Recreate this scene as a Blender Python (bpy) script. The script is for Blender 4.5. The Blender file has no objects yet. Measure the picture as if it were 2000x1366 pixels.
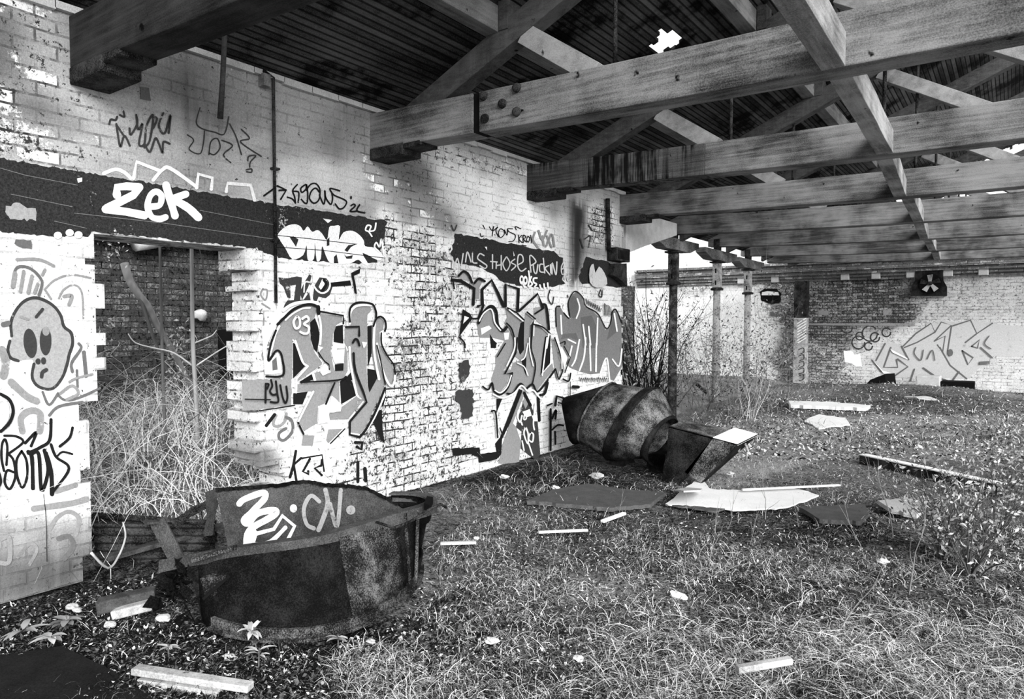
import bpy, bmesh, math, random
import numpy as np
from mathutils import Vector, Matrix
from mathutils.geometry import tessellate_polygon
S = bpy.context.scene
COL = S.collection
random.seed(7)
RNG = np.random.default_rng(11)

# ---------------------------------------------------------------- camera
FPX, CPX, CPY, EYE, YAW = 1377.0, 956.0, 691.0, 1.6, math.radians(36.7)
PIT = math.atan(59 / 1377.0)
cam = bpy.data.cameras.new('camera')
cam.sensor_fit = 'HORIZONTAL'
cam.sensor_width = 36.0
cam.lens = FPX / 2000 * 36.0
cam.shift_x = (1000 - CPX) / 2000
cam.shift_y = (CPY - 683) / 2000
cam.clip_start, cam.clip_end = 0.05, 200
camo = bpy.data.objects.new('camera', cam)
camo.location = (0, 0, EYE)
camo.rotation_euler = (math.pi / 2 - PIT, 0, YAW)
COL.objects.link(camo)
S.camera = camo

# ---------------------------------------------------------------- light
world = bpy.data.worlds.new('overcast_sky')
S.world = world
world.use_nodes = True
world.node_tree.nodes['Background'].inputs[0].default_value = (1, 1, 1, 1)
world.node_tree.nodes['Background'].inputs[1].default_value = 1.0
sun = bpy.data.lights.new('hazy_sun', 'SUN')
sun.energy = 5.0
sun.angle = math.radians(35)
suno = bpy.data.objects.new('hazy_sun', sun)
suno.rotation_euler = Vector((0.78, -0.58, 0.42)).to_track_quat('Z', 'Y').to_euler()
suno.location = (6, -6, 6)
COL.objects.link(suno)
S.view_settings.view_transform = 'Standard'
S.view_settings.look = 'None'
S.view_settings.gamma = 1
S.view_settings.use_curve_mapping = False
S.view_settings.exposure = 0.55
S.cycles.max_bounces = 6
S.cycles.diffuse_bounces = 1
S.cycles.transparent_max_bounces = 24

# ---------------------------------------------------------------- rays through the photograph's frame
_f = np.array([-math.sin(YAW) * math.cos(PIT), math.cos(YAW) * math.cos(PIT), -math.sin(PIT)])
_r = np.array([math.cos(YAW), math.sin(YAW), 0.0])
_u = np.cross(_r, _f)
_c = np.array([0, 0, EYE])
def ray(x, y): return _f + _r * ((x - CPX) / FPX) - _u * ((y - CPY) / FPX)
def onX(x, y, X=-4.6):
    d = ray(x, y); return Vector(_c + d * (X / d[0]))
def onY(x, y, Y):
    d = ray(x, y); return Vector(_c + d * (Y / d[1]))
def onZ(x, y, Z=0.0):
    d = ray(x, y); return Vector(_c + d * ((Z - EYE) / d[2]))
def proj(P):
    v = np.asarray(P, float) - _c
    z = v @ _f
    return CPX + FPX * (v @ _r) / z, CPY - FPX * (v @ _u) / z

# ---------------------------------------------------------------- materials
def mat(name, rough=0.9, spec=0.2, metal=0.0):
    spec = min(spec, 0.05); rough = max(rough, 0.75)
    m = bpy.data.materials.new(name)
    m.use_nodes = True
    b = m.node_tree.nodes['Principled BSDF']
    b.inputs['Roughness'].default_value = rough
    b.inputs['Specular IOR Level'].default_value = spec
    b.inputs['Metallic'].default_value = metal
    return m, Nt(m.node_tree), b
class Nt:
    def __init__(s, nt): s.nt = nt; s.n = nt.nodes; s.l = nt.links
    def new(s, t, **k):
        n = s.n.new(t)
        for a, v in k.items(): setattr(n, a, v)
        return n
    def lk(s, a, b): s.l.new(a, b)
    def _in(s, sock, v):
        if isinstance(v, bpy.types.NodeSocket): s.lk(v, sock)
        elif v is not None: sock.default_value = v
    def math(s, op, a, b=None, clamp=False):
        n = s.new('ShaderNodeMath', operation=op, use_clamp=clamp)
        s._in(n.inputs[0], a)
        if b is not None: s._in(n.inputs[1], b)
        return n.outputs[0]
    def mix(s, f, a, b):
        n = s.new('ShaderNodeMix', data_type='FLOAT')
        s._in(n.inputs[0], f); s._in(n.inputs[2], a); s._in(n.inputs[3], b)
        return n.outputs[0]
    def step(s, v, lo, hi):
        n = s.new('ShaderNodeMapRange', interpolation_type='SMOOTHSTEP')
        s._in(n.inputs[0], v); n.inputs[1].default_value = lo; n.inputs[2].default_value = hi
        return n.outputs[0]
    def pos(s, scale=(1, 1, 1), rot=(0, 0, 0), obj=False):
        if obj: o = s.new('ShaderNodeTexCoord').outputs['Object']
        else: o = s.new('ShaderNodeNewGeometry').outputs['Position']
        mp = s.new('ShaderNodeMapping')
        mp.inputs['Scale'].default_value = scale
        mp.inputs['Rotation'].default_value = rot
        s.lk(o, mp.inputs[0]); return mp.outputs[0]
    def noise(s, vec, scale, detail=4, rough=0.6, dist=0.0):
        n = s.new('ShaderNodeTexNoise')
        s.lk(vec, n.inputs['Vector'])
        n.inputs['Scale'].default_value = scale; n.inputs['Detail'].default_value = detail
        n.inputs['Roughness'].default_value = rough; n.inputs['Distortion'].default_value = dist
        return n.outputs['Fac']
    def str(s, v, k=2.4):
        return s.math('ADD', s.math('MULTIPLY', s.math('SUBTRACT', v, 0.5), k), 0.5, True)
    def grit(s, scale=110.0):
        return s.str(s.noise(s.pos(), scale, 3, 0.8), 3.0)
    def attr(s, name):
        n = s.new('ShaderNodeAttribute', attribute_name=name); return n.outputs['Fac']
    def grey(s, v, b):
        n = s.new('ShaderNodeCombineColor')
        for i in range(3): s._in(n.inputs[i], v)
        s.lk(n.outputs[0], b.inputs['Base Color'])
    def bump(s, h, b, strength=0.5, dist=0.01):
        n = s.new('ShaderNodeBump')
        n.inputs['Strength'].default_value = strength; n.inputs['Distance'].default_value = dist
        s.lk(h, n.inputs['Height']); s.lk(n.outputs[0], b.inputs['Normal'])
def comb(t, x, y, z):
    n = t.new('ShaderNodeCombineXYZ')
    t._in(n.inputs[0], x); t._in(n.inputs[1], y); t._in(n.inputs[2], z)
    return n.outputs[0]

def masonry(name, axis, bw=0.235, bh=0.077, attrs=True, tone=0.8, bare=0.3, dark=0.06, lightb=0.7, mort=0.03, grit=110.0, blo=0.3, bhi=0.78):
    """painted brickwork; axis = world axis along the wall"""
    m, t, b = mat(name, 0.95, 0.1)
    g = t.new('ShaderNodeNewGeometry')
    sp = t.new('ShaderNodeSeparateXYZ'); t.lk(g.outputs['Position'], sp.inputs[0])
    h = t.math('ADD', sp.outputs[0], sp.outputs[1])
    if axis == 'Y': h = sp.outputs[1]
    if axis == 'X': h = sp.outputs[0]
    p3 = t.pos()
    wob = t.math('MULTIPLY', t.math('SUBTRACT', t.noise(p3, 3.0, 2), 0.5), 0.03)
    wz = t.math('ADD', sp.outputs[2], wob)
    br = t.new('ShaderNodeTexBrick')
    t.lk(comb(t, h, wz, 0.0), br.inputs['Vector'])
    br.inputs['Color1'].default_value = (0, 0, 0, 1); br.inputs['Color2'].default_value = (1, 1, 1, 1)
    br.inputs['Mortar'].default_value = (0, 0, 0, 1)
    br.inputs['Scale'].default_value = 1.0
    br.inputs['Mortar Size'].default_value = 0.0075
    br.inputs['Mortar Smooth'].default_value = 0.25
    br.inputs['Bias'].default_value = 0.0
    br.inputs['Brick Width'].default_value = bw; br.inputs['Row Height'].default_value = bh
    rnd = t.new('ShaderNodeSeparateColor'); t.lk(br.outputs['Color'], rnd.inputs[0])
    rb = rnd.outputs[0]; mo = br.outputs['Fac']
    n1 = t.noise(p3, 7.0, 5, 0.7); n2 = t.noise(p3, 55.0, 4, 0.7); n3 = t.noise(p3, 1.6, 4, 0.65)
    if attrs: A, B, C = t.attr('tone'), t.attr('bare'), t.attr('stain')
    else: A, B, C = tone, bare, 0.0
    # bare brick
    n5 = t.grit(grit)
    q = t.math('ADD', t.math('MULTIPLY', rb, 0.28), t.math('ADD', t.math('MULTIPLY', t.str(n1), 0.4), t.math('ADD', t.math('MULTIPLY', t.str(n2), 0.32), t.math('MULTIPLY', n5, 0.22))))
    brick = t.mix(t.step(q, blo, bhi), dark, lightb)
    brick = t.mix(mo, brick, mort)
    # paint coat
    pn = t.math('ADD', t.math('MULTIPLY', t.str(n3), 0.46), t.math('MULTIPLY', t.str(n2), 0.32))
    pn = t.math('ADD', pn, t.math('MULTIPLY', n5, 0.26))
    pn = t.math('ADD', pn, 0.38)
    paint = t.math('MULTIPLY', A, pn)
    paint = t.math('MULTIPLY', paint, t.mix(t.math('MULTIPLY', t.math('MULTIPLY', mo, t.step(n1, 0.4, 0.6)), t.math('MULTIPLY', t.math('ADD', B, -0.06), 3.0, True)), 1.0, 0.3))
    # flaked areas
    fl = t.math('ADD', t.math('ADD', t.math('MULTIPLY', n1, 0.55), t.math('MULTIPLY', n2, 0.25)), t.math('ADD', t.math('MULTIPLY', rb, 0.12), t.math('MULTIPLY', n3, 0.38)))
    fl = t.math('ADD', fl, t.math('MULTIPLY', B, 0.62))
    mask = t.step(fl, 0.93, 0.99)
    c = t.mix(mask, paint, brick)
    # dark pits
    pit = t.step(t.math('ADD', t.noise(p3, 24.0, 4, 0.8), t.math('MULTIPLY', B, 0.22)), 0.67, 0.71)
    c = t.mix(pit, c, 0.04)
    # streaky stains running down
    st = t.noise(t.pos((9, 9, 0.7)), 1.0, 4, 0.6)
    sm = t.math('MULTIPLY', C, t.step(t.math('ADD', st, t.math('MULTIPLY', n2, 0.3)), 0.42, 0.75), True)
    sm = t.math('MAXIMUM', sm, t.step(C, 0.75, 1.0))
    c = t.mix(sm, c, 0.03)
    t.grey(t.math('MINIMUM', c, 0.92), b)
    hh = t.math('SUBTRACT', t.math('MULTIPLY', n2, 0.5), t.math('ADD', t.math('MULTIPLY', mo, t.mix(mask, 0.35, 1.0)), t.math('MULTIPLY', mask, 0.35)))
    t.bump(hh, b, 0.6, 0.012)
    return m

def timber(name, lo=0.1, hi=0.34, drip=0.0, axis=(0.7, 7, 14)):
    m, t, b = mat(name, 0.85, 0.15)
    n1 = t.noise(t.pos(axis), 3.0, 5, 0.65, 0.3)
    n2 = t.noise(t.pos(), 1.7, 4, 0.6)
    n3 = t.grit(120.0)
    v = t.math('ADD', t.math('ADD', t.math('MULTIPLY', t.str(n1, 2.4), 0.36), t.math('MULTIPLY', t.str(n2, 3.4), 0.44)), t.math('MULTIPLY', n3, 0.3))
    c = t.mix(t.step(v, 0.1, 1.0), lo, hi)
    spots = t.step(t.noise(t.pos(), 9.0, 3, 0.5), 0.7, 0.76)
    c = t.mix(spots, c, lo * 0.3)
    if drip:
        d = t.step(t.math('ADD', t.noise(t.pos((16, 16, 0.8)), 1.0, 5, 0.7), t.math('MULTIPLY', t.math('SUBTRACT', n2, 0.5), 0.9)), 0.4, 0.62)
        c = t.math('MULTIPLY', c, t.mix(d, 1.0, 1 - drip))
    t.grey(c, b)
    t.bump(t.math('ADD', n1, t.math('MULTIPLY', n3, 0.3)), b, 0.4, 0.006)
    return m

def rusty(name, lo=0.01, hi=0.12, scale=6.0, lo_t=0.45, hi_t=0.75, rough=0.7):
    m, t, b = mat(name, rough, 0.35)
    n1 = t.noise(t.pos(), scale, 6, 0.7); n2 = t.grit(130.0)
    v = t.math('ADD', t.math('MULTIPLY', n1, 0.85), t.math('MULTIPLY', n2, 0.3))
    t.grey(t.mix(t.step(v, lo_t, hi_t), lo, hi), b)
    t.bump(n2, b, 0.35, 0.004)
    return m

def plain(name, v, var=0.3, scale=12.0, rough=0.9, bumpd=0.004):
    m, t, b = mat(name, rough, 0.15)
    n1 = t.noise(t.pos(), scale, 5, 0.65); n2 = t.grit(120.0)
    k = t.math('ADD', t.math('MULTIPLY', n1, 1.2), t.math('MULTIPLY', n2, 0.8))
    k = t.math('MULTIPLY', t.math('ADD', t.math('MULTIPLY', t.math('SUBTRACT', k, 1.0), var * 2.2), 1.0), v, True)
    t.grey(t.math('MAXIMUM', k, 0.004), b)
    t.bump(t.math('ADD', n1, n2), b, 0.3, bumpd)
    return m

def paint(name, v, peel=0.62, soft=0.04, var=0.25):
    """sprayed paint film: flakes off through noise to show the wall below"""
    m, t, b = mat(name, 0.8, 0.2)
    p = t.pos()
    n1 = t.noise(p, 7.0, 5, 0.7); n2 = t.noise(p, 55.0, 4, 0.7); n4 = t.noise(p, 2.2, 4, 0.6)
    n5 = t.grit(120.0)
    k = t.math('ADD', t.math('MULTIPLY', t.math('ADD', t.str(n2), n5), var * 1.2), 1 - var * 1.2)
    k = t.math('MULTIPLY', k, v, True)
    t.grey(k, b)
    q = t.math('ADD', t.math('ADD', t.math('MULTIPLY', n1, 0.5), t.math('MULTIPLY', n2, 0.3)), t.math('MULTIPLY', n4, 0.3))
    a = t.step(q, peel + soft, peel)
    n = t.n['Principled BSDF'].inputs['Alpha']
    mr = a.node
    mr.inputs[1].default_value = peel; mr.inputs[2].default_value = peel + soft
    mr.inputs[3].default_value = 1.0; mr.inputs[4].default_value = 0.0
    t.lk(a, n)
    return m

def attr_mat(name, rough=0.9, trans=0.0):
    m, t, b = mat(name, rough, 0.15)
    t.grey(t.attr('shade'), b)
    return m

M = {}
M['wall'] = masonry('painted_brick_wall', 'Y', dark=0.05, lightb=0.85)
M['farwall'] = masonry('far_brick_wall', 'X', dark=0.02, lightb=0.6, mort=0.006, grit=60.0, blo=0.35, bhi=0.95)
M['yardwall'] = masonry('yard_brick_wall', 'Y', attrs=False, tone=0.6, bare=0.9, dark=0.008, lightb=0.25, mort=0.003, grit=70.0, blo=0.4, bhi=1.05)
M['beam'] = timber('weathered_timber', 0.015, 0.26)
M['wetbeam'] = timber('water_stained_timber', 0.025, 0.16, 0.95)
M['blackbeam'] = timber('near_black_timber', 0.006, 0.05)  # much darker timber tone, nearest tie beam only
M['rafter'] = timber('dark_rafter_timber', 0.02, 0.11, 0.2, (3, 5, 9))
M['strut'] = timber('pale_strut_timber', 0.1, 0.36, 0.0, (4, 5, 5))
M['binder'] = timber('pale_binder_timber', 0.07, 0.38, 0.0, (10, 0.8, 10))
M['purlin'] = timber('purlin_timber', 0.06, 0.22, 0.0, (10, 0.8, 10))
M['iron'] = rusty('rusted_iron', 0.004, 0.06)
M['palepipe'] = rusty('flaking_column_paint', 0.06, 0.45, 7.0, 0.42, 0.62, 0.8)
M['tub'] = rusty('tub_rusted_steel', 0.0015, 0.02, 5.0, 0.45, 0.9, 0.6)
M['tubpale'] = rusty('tub_scuffed_steel', 0.006, 0.17, 7.0, 0.5, 0.85, 0.6)
M['panel'] = rusty('tub_panel_steel', 0.025, 0.1, 4.0, 0.4, 0.85, 0.6)
M['duct'] = rusty('duct_rusted_steel', 0.008, 0.3, 4.5, 0.48, 0.8, 0.6)
M['ductdark'] = rusty('duct_dark_steel', 0.003, 0.04, 5.0, 0.45, 0.85, 0.6)
M['white'] = plain('white_sheet', 0.85, 0.12, 5.0)
M['pale'] = plain('pale_concrete', 0.5, 0.3, 8.0)
M['slab'] = plain('grey_concrete', 0.09, 0.35, 9.0)
M['dark'] = plain('dark_void', 0.006, 0.2)
M['darkplate'] = plain('dark_floor_plate', 0.012, 0.5, 6.0)
M['wood'] = timber('grey_scrap_wood', 0.2, 0.6, 0.0, (8, 8, 8))
M['bark'] = plain('bark', 0.2, 0.5, 30.0)
M['veg'] = attr_mat('plant_matter')
M['pw'] = paint('white_spray_paint', 0.88, 0.66)
M['pw2'] = paint('thin_white_spray_paint', 0.6, 0.6, 0.1)
M['pk'] = paint('black_spray_paint', 0.012, 0.66)
M['pk2'] = paint('faded_black_spray_paint', 0.045, 0.6, 0.1)
M['pb'] = paint('black_band_paint', 0.03, 0.65, 0.05, 0.8)
M['pg'] = paint('grey_fill_paint', 0.27, 0.67, 0.03)
M['pg2'] = paint('dark_grey_fill_paint', 0.13, 0.62, 0.12)
M['pl'] = paint('light_grey_fill_paint', 0.34, 0.66, 0.06)
M['pf'] = paint('pale_wall_fill_paint', 0.52, 0.62, 0.1)
M['ps'] = paint('shaded_grey_paint', 0.19, 0.6, 0.16, 0.4)
M['drk'] = rusty('dark_column_paint', 0.01, 0.2, 8.0, 0.5, 0.85, 0.7)
M['pp'] = paint('pale_grey_spray_paint', 0.26, 0.56, 0.14)

# ---------------------------------------------------------------- mesh helpers
class MB:
    def __init__(s): s.v = []; s.f = []; s.mi = []; s.cur = 0
    def add(s, vs, fs):
        o = len(s.v); s.v += [tuple(v) for v in vs]
        for f in fs: s.f.append(tuple(i + o for i in f)); s.mi.append(s.cur)
        return s
    def obox(s, c, ax, ay, az):
        c, ax, ay, az = map(Vector, (c, ax, ay, az))
        vs = [c + ax * i + ay * j + az * k for k in (-1, 1) for j in (-1, 1) for i in (-1, 1)]
        return s.add(vs, [(0, 2, 3, 1), (4, 5, 7, 6), (0, 1, 5, 4), (2, 6, 7, 3), (0, 4, 6, 2), (1, 3, 7, 5)])
    def box(s, a, b):
        a, b = Vector(a), Vector(b); h = (b - a) / 2
        return s.obox((a + b) / 2, (h.x, 0, 0), (0, h.y, 0), (0, 0, h.z))
    def bar(s, a, b, w, h, up=(0, 0, 1)):
        a, b = Vector(a), Vector(b); d = b - a
        x = d.normalized(); y = Vector(up).cross(x).normalized(); z = x.cross(y)
        return s.obox((a + b) / 2, d / 2, y * (w / 2), z * (h / 2))
    def tube(s, pts, rad, n=8, cap=True):
        pts = [Vector(p) for p in pts]
        rads = rad if isinstance(rad, (list, tuple)) else [rad] * len(pts)
        rings = []; prev = None
        for i, p in enumerate(pts):
            d = (pts[min(i + 1, len(pts) - 1)] - pts[max(i - 1, 0)]).normalized()
            if prev is None: prev = d.orthogonal().normalized()
            x = (prev - d * prev.dot(d)).normalized(); y = d.cross(x); prev = x
            rings.append([p + (x * math.cos(2 * math.pi * k / n) + y * math.sin(2 * math.pi * k / n)) * rads[i] for k in range(n)])
        vs = [v for r in rings for v in r]; fs = []
        for i in range(len(pts) - 1):
            for k in range(n):
                fs.append((i * n + k, i * n + (k + 1) % n, (i + 1) * n + (k + 1) % n, (i + 1) * n + k))
        if cap: fs += [tuple(range(n - 1, -1, -1)), tuple((len(pts) - 1) * n + k for k in range(n))]
        return s.add(vs, fs)
    def loft(s, rings, closed=True, cap0=False, cap1=False):
        n = len(rings[0]); vs = [v for r in rings for v in r]; fs = []
        for i in range(len(rings) - 1):
            for k in range(n if closed else n - 1):
                fs.append((i * n + k, i * n + (k + 1) % n, (i + 1) * n + (k + 1) % n, (i + 1) * n + k))
        if cap0: fs.append(tuple(range(n - 1, -1, -1)))
        if cap1: fs.append(tuple((len(rings) - 1) * n + k for k in range(n)))
        return s.add(vs, fs)
    def prism(s, poly, d):
        """planar polygon (3-D points) extruded by vector d"""
        poly = [Vector(p) for p in poly]; d = Vector(d); n = len(poly)
        o = len(s.v)
        vs = poly + [p + d for p in poly]
        fs = [(k, (k + 1) % n, n + (k + 1) % n, n + k) for k in range(n)]
        for tri in tessellate_polygon([poly]):
            fs.append(tuple(tri)); fs.append(tuple(n + i for i in reversed(tri)))
        return s.add(vs, fs)
    def build(s, name, mats, parent=None, smooth=False, solid=0.0, bevel=0.0):
        me = bpy.data.meshes.new(name)
        me.from_pydata(s.v, [], s.f)
        for m in (mats if isinstance(mats, (list, tuple)) else [mats]): me.materials.append(m)
        if any(s.mi): me.polygons.foreach_set('material_index', s.mi)
        bm = bmesh.new(); bm.from_mesh(me); bmesh.ops.recalc_face_normals(bm, faces=bm.faces); bm.to_mesh(me); bm.free()
        if smooth: me.polygons.foreach_set('use_smooth', [True] * len(me.polygons))
        o = bpy.data.objects.new(name, me); COL.objects.link(o)
        if parent: attach(o, parent)
        if solid:
            md = o.modifiers.new('thickness', 'SOLIDIFY'); md.thickness = solid; md.offset = 0
        if bevel:
            md = o.modifiers.new('edge', 'BEVEL'); md.width = bevel; md.segments = 2; md.limit_method = 'ANGLE'
        return o
def attach(o, parent):
    o.parent = parent
    o.matrix_parent_inverse = Matrix.Translation(-Vector(parent.location)) if parent.type == 'EMPTY' else Matrix()
def tag(o, label=None, cat=None, group=None, kind=None):
    if label: o['label'] = label
    if cat: o['category'] = cat
    if group: o['group'] = group
    if kind: o['kind'] = kind
    return o
def thing(name, loc, label, cat, group=None):
    o = bpy.data.objects.new(name, None); o.location = loc; o.empty_display_size = 0.2
    COL.objects.link(o); return tag(o, label, cat, group)
def fast_mesh(name, V, Fq, mats, shade=None):
    """big mesh from numpy arrays, all faces with the same vertex count"""
    me = bpy.data.meshes.new(name)
    V = np.asarray(V, np.float32); Fq = np.asarray(Fq, np.int32); k = Fq.shape[1]
    me.vertices.add(len(V)); me.vertices.foreach_set('co', V.ravel())
    me.loops.add(Fq.size); me.loops.foreach_set('vertex_index', Fq.ravel())
    me.polygons.add(len(Fq)); me.polygons.foreach_set('loop_start', np.arange(0, Fq.size, k, dtype=np.int32))
    me.update(calc_edges=True)
    if shade is not None: set_attr(me, 'shade', shade)
    me.materials.append(mats)
    o = bpy.data.objects.new(name, me); COL.objects.link(o); return o
def set_attr(me, name, vals):
    a = me.attributes.new(name, 'FLOAT', 'POINT'); a.data.foreach_set('value', np.asarray(vals, np.float32))
def in_poly(px, py, poly):
    ins = np.zeros(np.shape(px), bool); n = len(poly)
    for i in range(n):
        x1, y1 = poly[i]; x2, y2 = poly[(i + 1) % n]
        if y1 == y2: continue
        c = ((y1 > py) != (y2 > py)) & (px < (x2 - x1) * (py - y1) / (y2 - y1) + x1)
        ins ^= c
    return ins
def vnoise(x, y, s, seed=0):
    """cheap smooth value noise on arrays, 0..1"""
    x = np.asarray(x, float) * s; y = np.asarray(y, float) * s
    xi = np.floor(x).astype(int); yi = np.floor(y).astype(int); fx = x - xi; fy = y - yi
    fx = fx * fx * (3 - 2 * fx); fy = fy * fy * (3 - 2 * fy)
    def h(a, b):
        q = np.sin(a * 127.1 + b * 311.7 + seed * 74.7) * 43758.5453
        return q - np.floor(q)
    return (h(xi, yi) * (1 - fx) + h(xi + 1, yi) * fx) * (1 - fy) + (h(xi, yi + 1) * (1 - fx) + h(xi + 1, yi + 1) * fx) * fy

# ================================================================ WALL LEFT (graffiti wall, face at X = -4.6)
WX = -4.6
WT = 0.34
cy, cz = 0.05625, 0.0385
def wall_grid(Y0, Y1, Z1, solidfn, face, back, attrfn, name, material, horizontal='Y'):
    ny = int(round((Y1 - Y0) / cy)); nz = int(round(Z1 / cz))
    yc = Y0 + (np.arange(ny) + 0.5) * cy; zc = (np.arange(nz) + 0.5) * cz
    YY, ZZ = np.meshgrid(yc, zc, indexing='ij')
    solid = solidfn(YY, ZZ)
    idx = {}; V = []; Fc = []
    def vid(i, k, side):
        key = (i, k, side)
        if key not in idx:
            idx[key] = len(V)
            y = Y0 + i * cy; z = k * cz; d = face if side == 0 else back
            V.append((d, y, z) if horizontal == 'Y' else (y, d, z))
        return idx[key]
    for i in range(ny):
        for k in range(nz):
            if not solid[i, k]: continue
            Fc.append((vid(i, k, 0), vid(i + 1, k, 0), vid(i + 1, k + 1, 0), vid(i, k + 1, 0)))
            Fc.append((vid(i, k, 1), vid(i, k + 1, 1), vid(i + 1, k + 1, 1), vid(i + 1, k, 1)))
            for di, dk, e in ((-1, 0, ((0, 0), (0, 1))), (1, 0, ((1, 1), (1, 0))), (0, -1, ((1, 0), (0, 0))), (0, 1, ((0, 1), (1, 1)))):
                a, b = i + di, k + dk
                if 0 <= a < ny and 0 <= b < nz and solid[a, b]: continue
                (p0, q0), (p1, q1) = e
                Fc.append((vid(i + p0, k + q0, 0), vid(i + p1, k + q1, 0), vid(i + p1, k + q1, 1), vid(i + p0, k + q0, 1)))
    me = bpy.data.meshes.new(name); me.from_pydata(V, [], Fc)
    V = np.array(V)
    if attrfn:
        AV = attrfn(V); qa = np.array([f for f in Fc])
        for nm, vals in AV.items():
            vals = vals.astype(float)
            for _ in range(3):
                acc = np.zeros(len(V)); cn = np.zeros(len(V)); fm = vals[qa].mean(1)
                for j in range(4): np.add.at(acc, qa[:, j], fm); np.add.at(cn, qa[:, j], 1)
                vals = acc / cn
            set_attr(me, nm, vals)
    me.materials.append(material)
    bm = bmesh.new(); bm.from_mesh(me); bmesh.ops.recalc_face_normals(bm, faces=bm.faces); bm.to_mesh(me); bm.free()
    o = bpy.data.objects.new(name, me); COL.objects.link(o)
    return tag(o, kind='structure')

def pxy(V):
    W = V - _c; z = np.maximum(W @ _f, 0.05)
    return CPX + FPX * (W @ _r) / z, CPY - FPX * (W @ _u) / z
# broken jambs of the doorway: Z of each step, Y of the edge
LJ = [(0, 2.00), (0.18, 2.02), (0.36, 1.98), (0.62, 2.00), (0.92, 1.99), (1.0, 1.96), (1.12, 2.09), (1.98, 2.06), (2.17, 2.06)]
RJ = [(0, 3.2), (0.08, 3.42), (0.2, 3.3), (0.3, 3.46), (0.42, 3.4), (0.5, 3.22), (1.25, 3.2), (1.9, 3.26), (2.0, 3.14), (2.17, 3.12)]
def stepf(tab, z):
    out = np.full(np.shape(z), tab[0][1])
    for zz, yy in tab: out = np.where(z >= zz, yy, out)
    return out
def wl_solid(Y, Z):
    n = vnoise(Y * 0 + np.floor(Z / 0.077), Z * 0, 1.0, 3) * 0.07 - 0.035
    hole = (Y > stepf(LJ, Z) + n) & (Y < stepf(RJ, Z) + n) & (Z < 2.16)
    edge = Y > 9.4 + n * 0.6
    return ~(hole | edge)
def wl_attr(V):
    x, y = pxy(V); Y, Z = V[:, 1], V[:, 2]
    x = x + (vnoise(Y, Z, 3.1, 21) - 0.5) * 70 + (vnoise(Y, Z, 9, 22) - .5) * 30; y = y + (vnoise(Y, Z, 3.3, 23) - 0.5) * 70 + (vnoise(Y, Z, 9, 24) - .5) * 30
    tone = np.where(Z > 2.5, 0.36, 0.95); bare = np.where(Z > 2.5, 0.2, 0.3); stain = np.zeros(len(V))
    tone = tone + (vnoise(Y, Z, 1.3, 5) - 0.5) * 0.3
    def reg(poly, t=None, b=None, s=None):
        m = in_poly(x, y, poly)
        if t is not None: tone[m] = t
        if b is not None: bare[m] = b
        if s is not None: stain[m] = s
    reg([(-300, 30), (110, 30), (150, 150), (300, 260), (200, 330), (-300, 260)], 0.5, 0.42)
    reg([(-400, -100), (60, -100), (60, 300), (-400, 200)], 0.35, 0.6)
    reg([(-100, 0), (50, 30), (30, 150), (-100, 150)], 0.16, 0.2)
    reg([(0, 158), (50, 158), (78, 172), (112, 180), (110, 206), (60, 196), (0, 190)], 0.1, 0.05)
    reg([(80, 206), (140, 222), (152, 250), (110, 236)], 0.12, 0.05)
    reg([(255, 115), (300, 150), (290, 175), (245, 150)], 0.95, 0.1)
    reg([(200, 190), (540, 260), (540, 400), (350, 350), (200, 330)], 0.52, 0.12)
    reg([(545, 290), (700, 320), (700, 430), (545, 400)], 0.62, 0.12)
    reg([(700, 290), (790, 310), (900, 420), (790, 425), (700, 350)], 0.28, 0.35)
    reg([(790, 285), (1040, 340), (1110, 430), (1110, 500), (890, 465), (860, 400)], 0.92, 0.25)
    reg([(550, 505), (740, 525), (880, 560), (890, 900), (700, 900), (480, 870)], 0.97, 0.3)
    reg([(760, 430), (890, 455), (905, 560), (885, 700), (890, 920), (760, 900), (760, 690), (800, 600), (740, 540)], 0.95, 0.62)
    reg([(690, 790), (920, 760), (930, 950), (660, 990)], 0.95, 0.62)
    reg([(890, 560), (945, 560), (950, 690), (900, 900), (880, 700)], 0.95, 0.5)
    reg([(1100, 860), (1215, 830), (1215, 870), (1100, 910)], 0.8, 0.6)
    reg([(0, 450), (190, 470), (190, 800), (0, 800)], 0.93, 0.16)
    reg([(0, 800), (180, 800), (180, 1010), (0, 1030)], 0.9, 0.14)
    reg([(-600, 1010), (190, 1000), (190, 1150), (-600, 1300)], 0.38, 0.16, 0.3)
    reg([(-600, 1110), (190, 1080), (190, 1150), (-600, 1300)], 0.15, 0.2, 0.5)
    reg([(-600, 560), (-20, 560), (-20, 800), (-600, 700)], 0.4, 0.3)
    reg([(360, 115), (405, 125), (400, 330), (370, 330)], None, None, 0.7)
    reg([(625, 190), (700, 200), (700, 330), (640, 300)], None, None, 0.4)
    x, y = pxy(V)
    reg([(1112, 385), (1148, 400), (1142, 470), (1138, 560), (1114, 560)], None, None, 0.98)
    reg([(1150, 400), (1200, 400), (1200, 480), (1150, 480)], 0.85, 0.7)
    reg([(800, 275), (1040, 330), (1040, 350), (800, 300)], 0.7, 0.6)
    x, y = pxy(V)
    reg([(470, 862), (535, 866), (552, 905), (545, 945), (470, 950)], 0.06, 0.12)
    inside = V[:, 0] < WX - 0.02
    tone[inside] = 0.45; bare[inside] = 0.55
    return dict(tone=np.clip(tone, 0.02, 1), bare=bare, stain=stain)
wall_left = wall_grid(-3.0, 9.62, 3.465, wl_solid, WX, WX - WT, wl_attr, 'wall_left', M['wall'])
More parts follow.
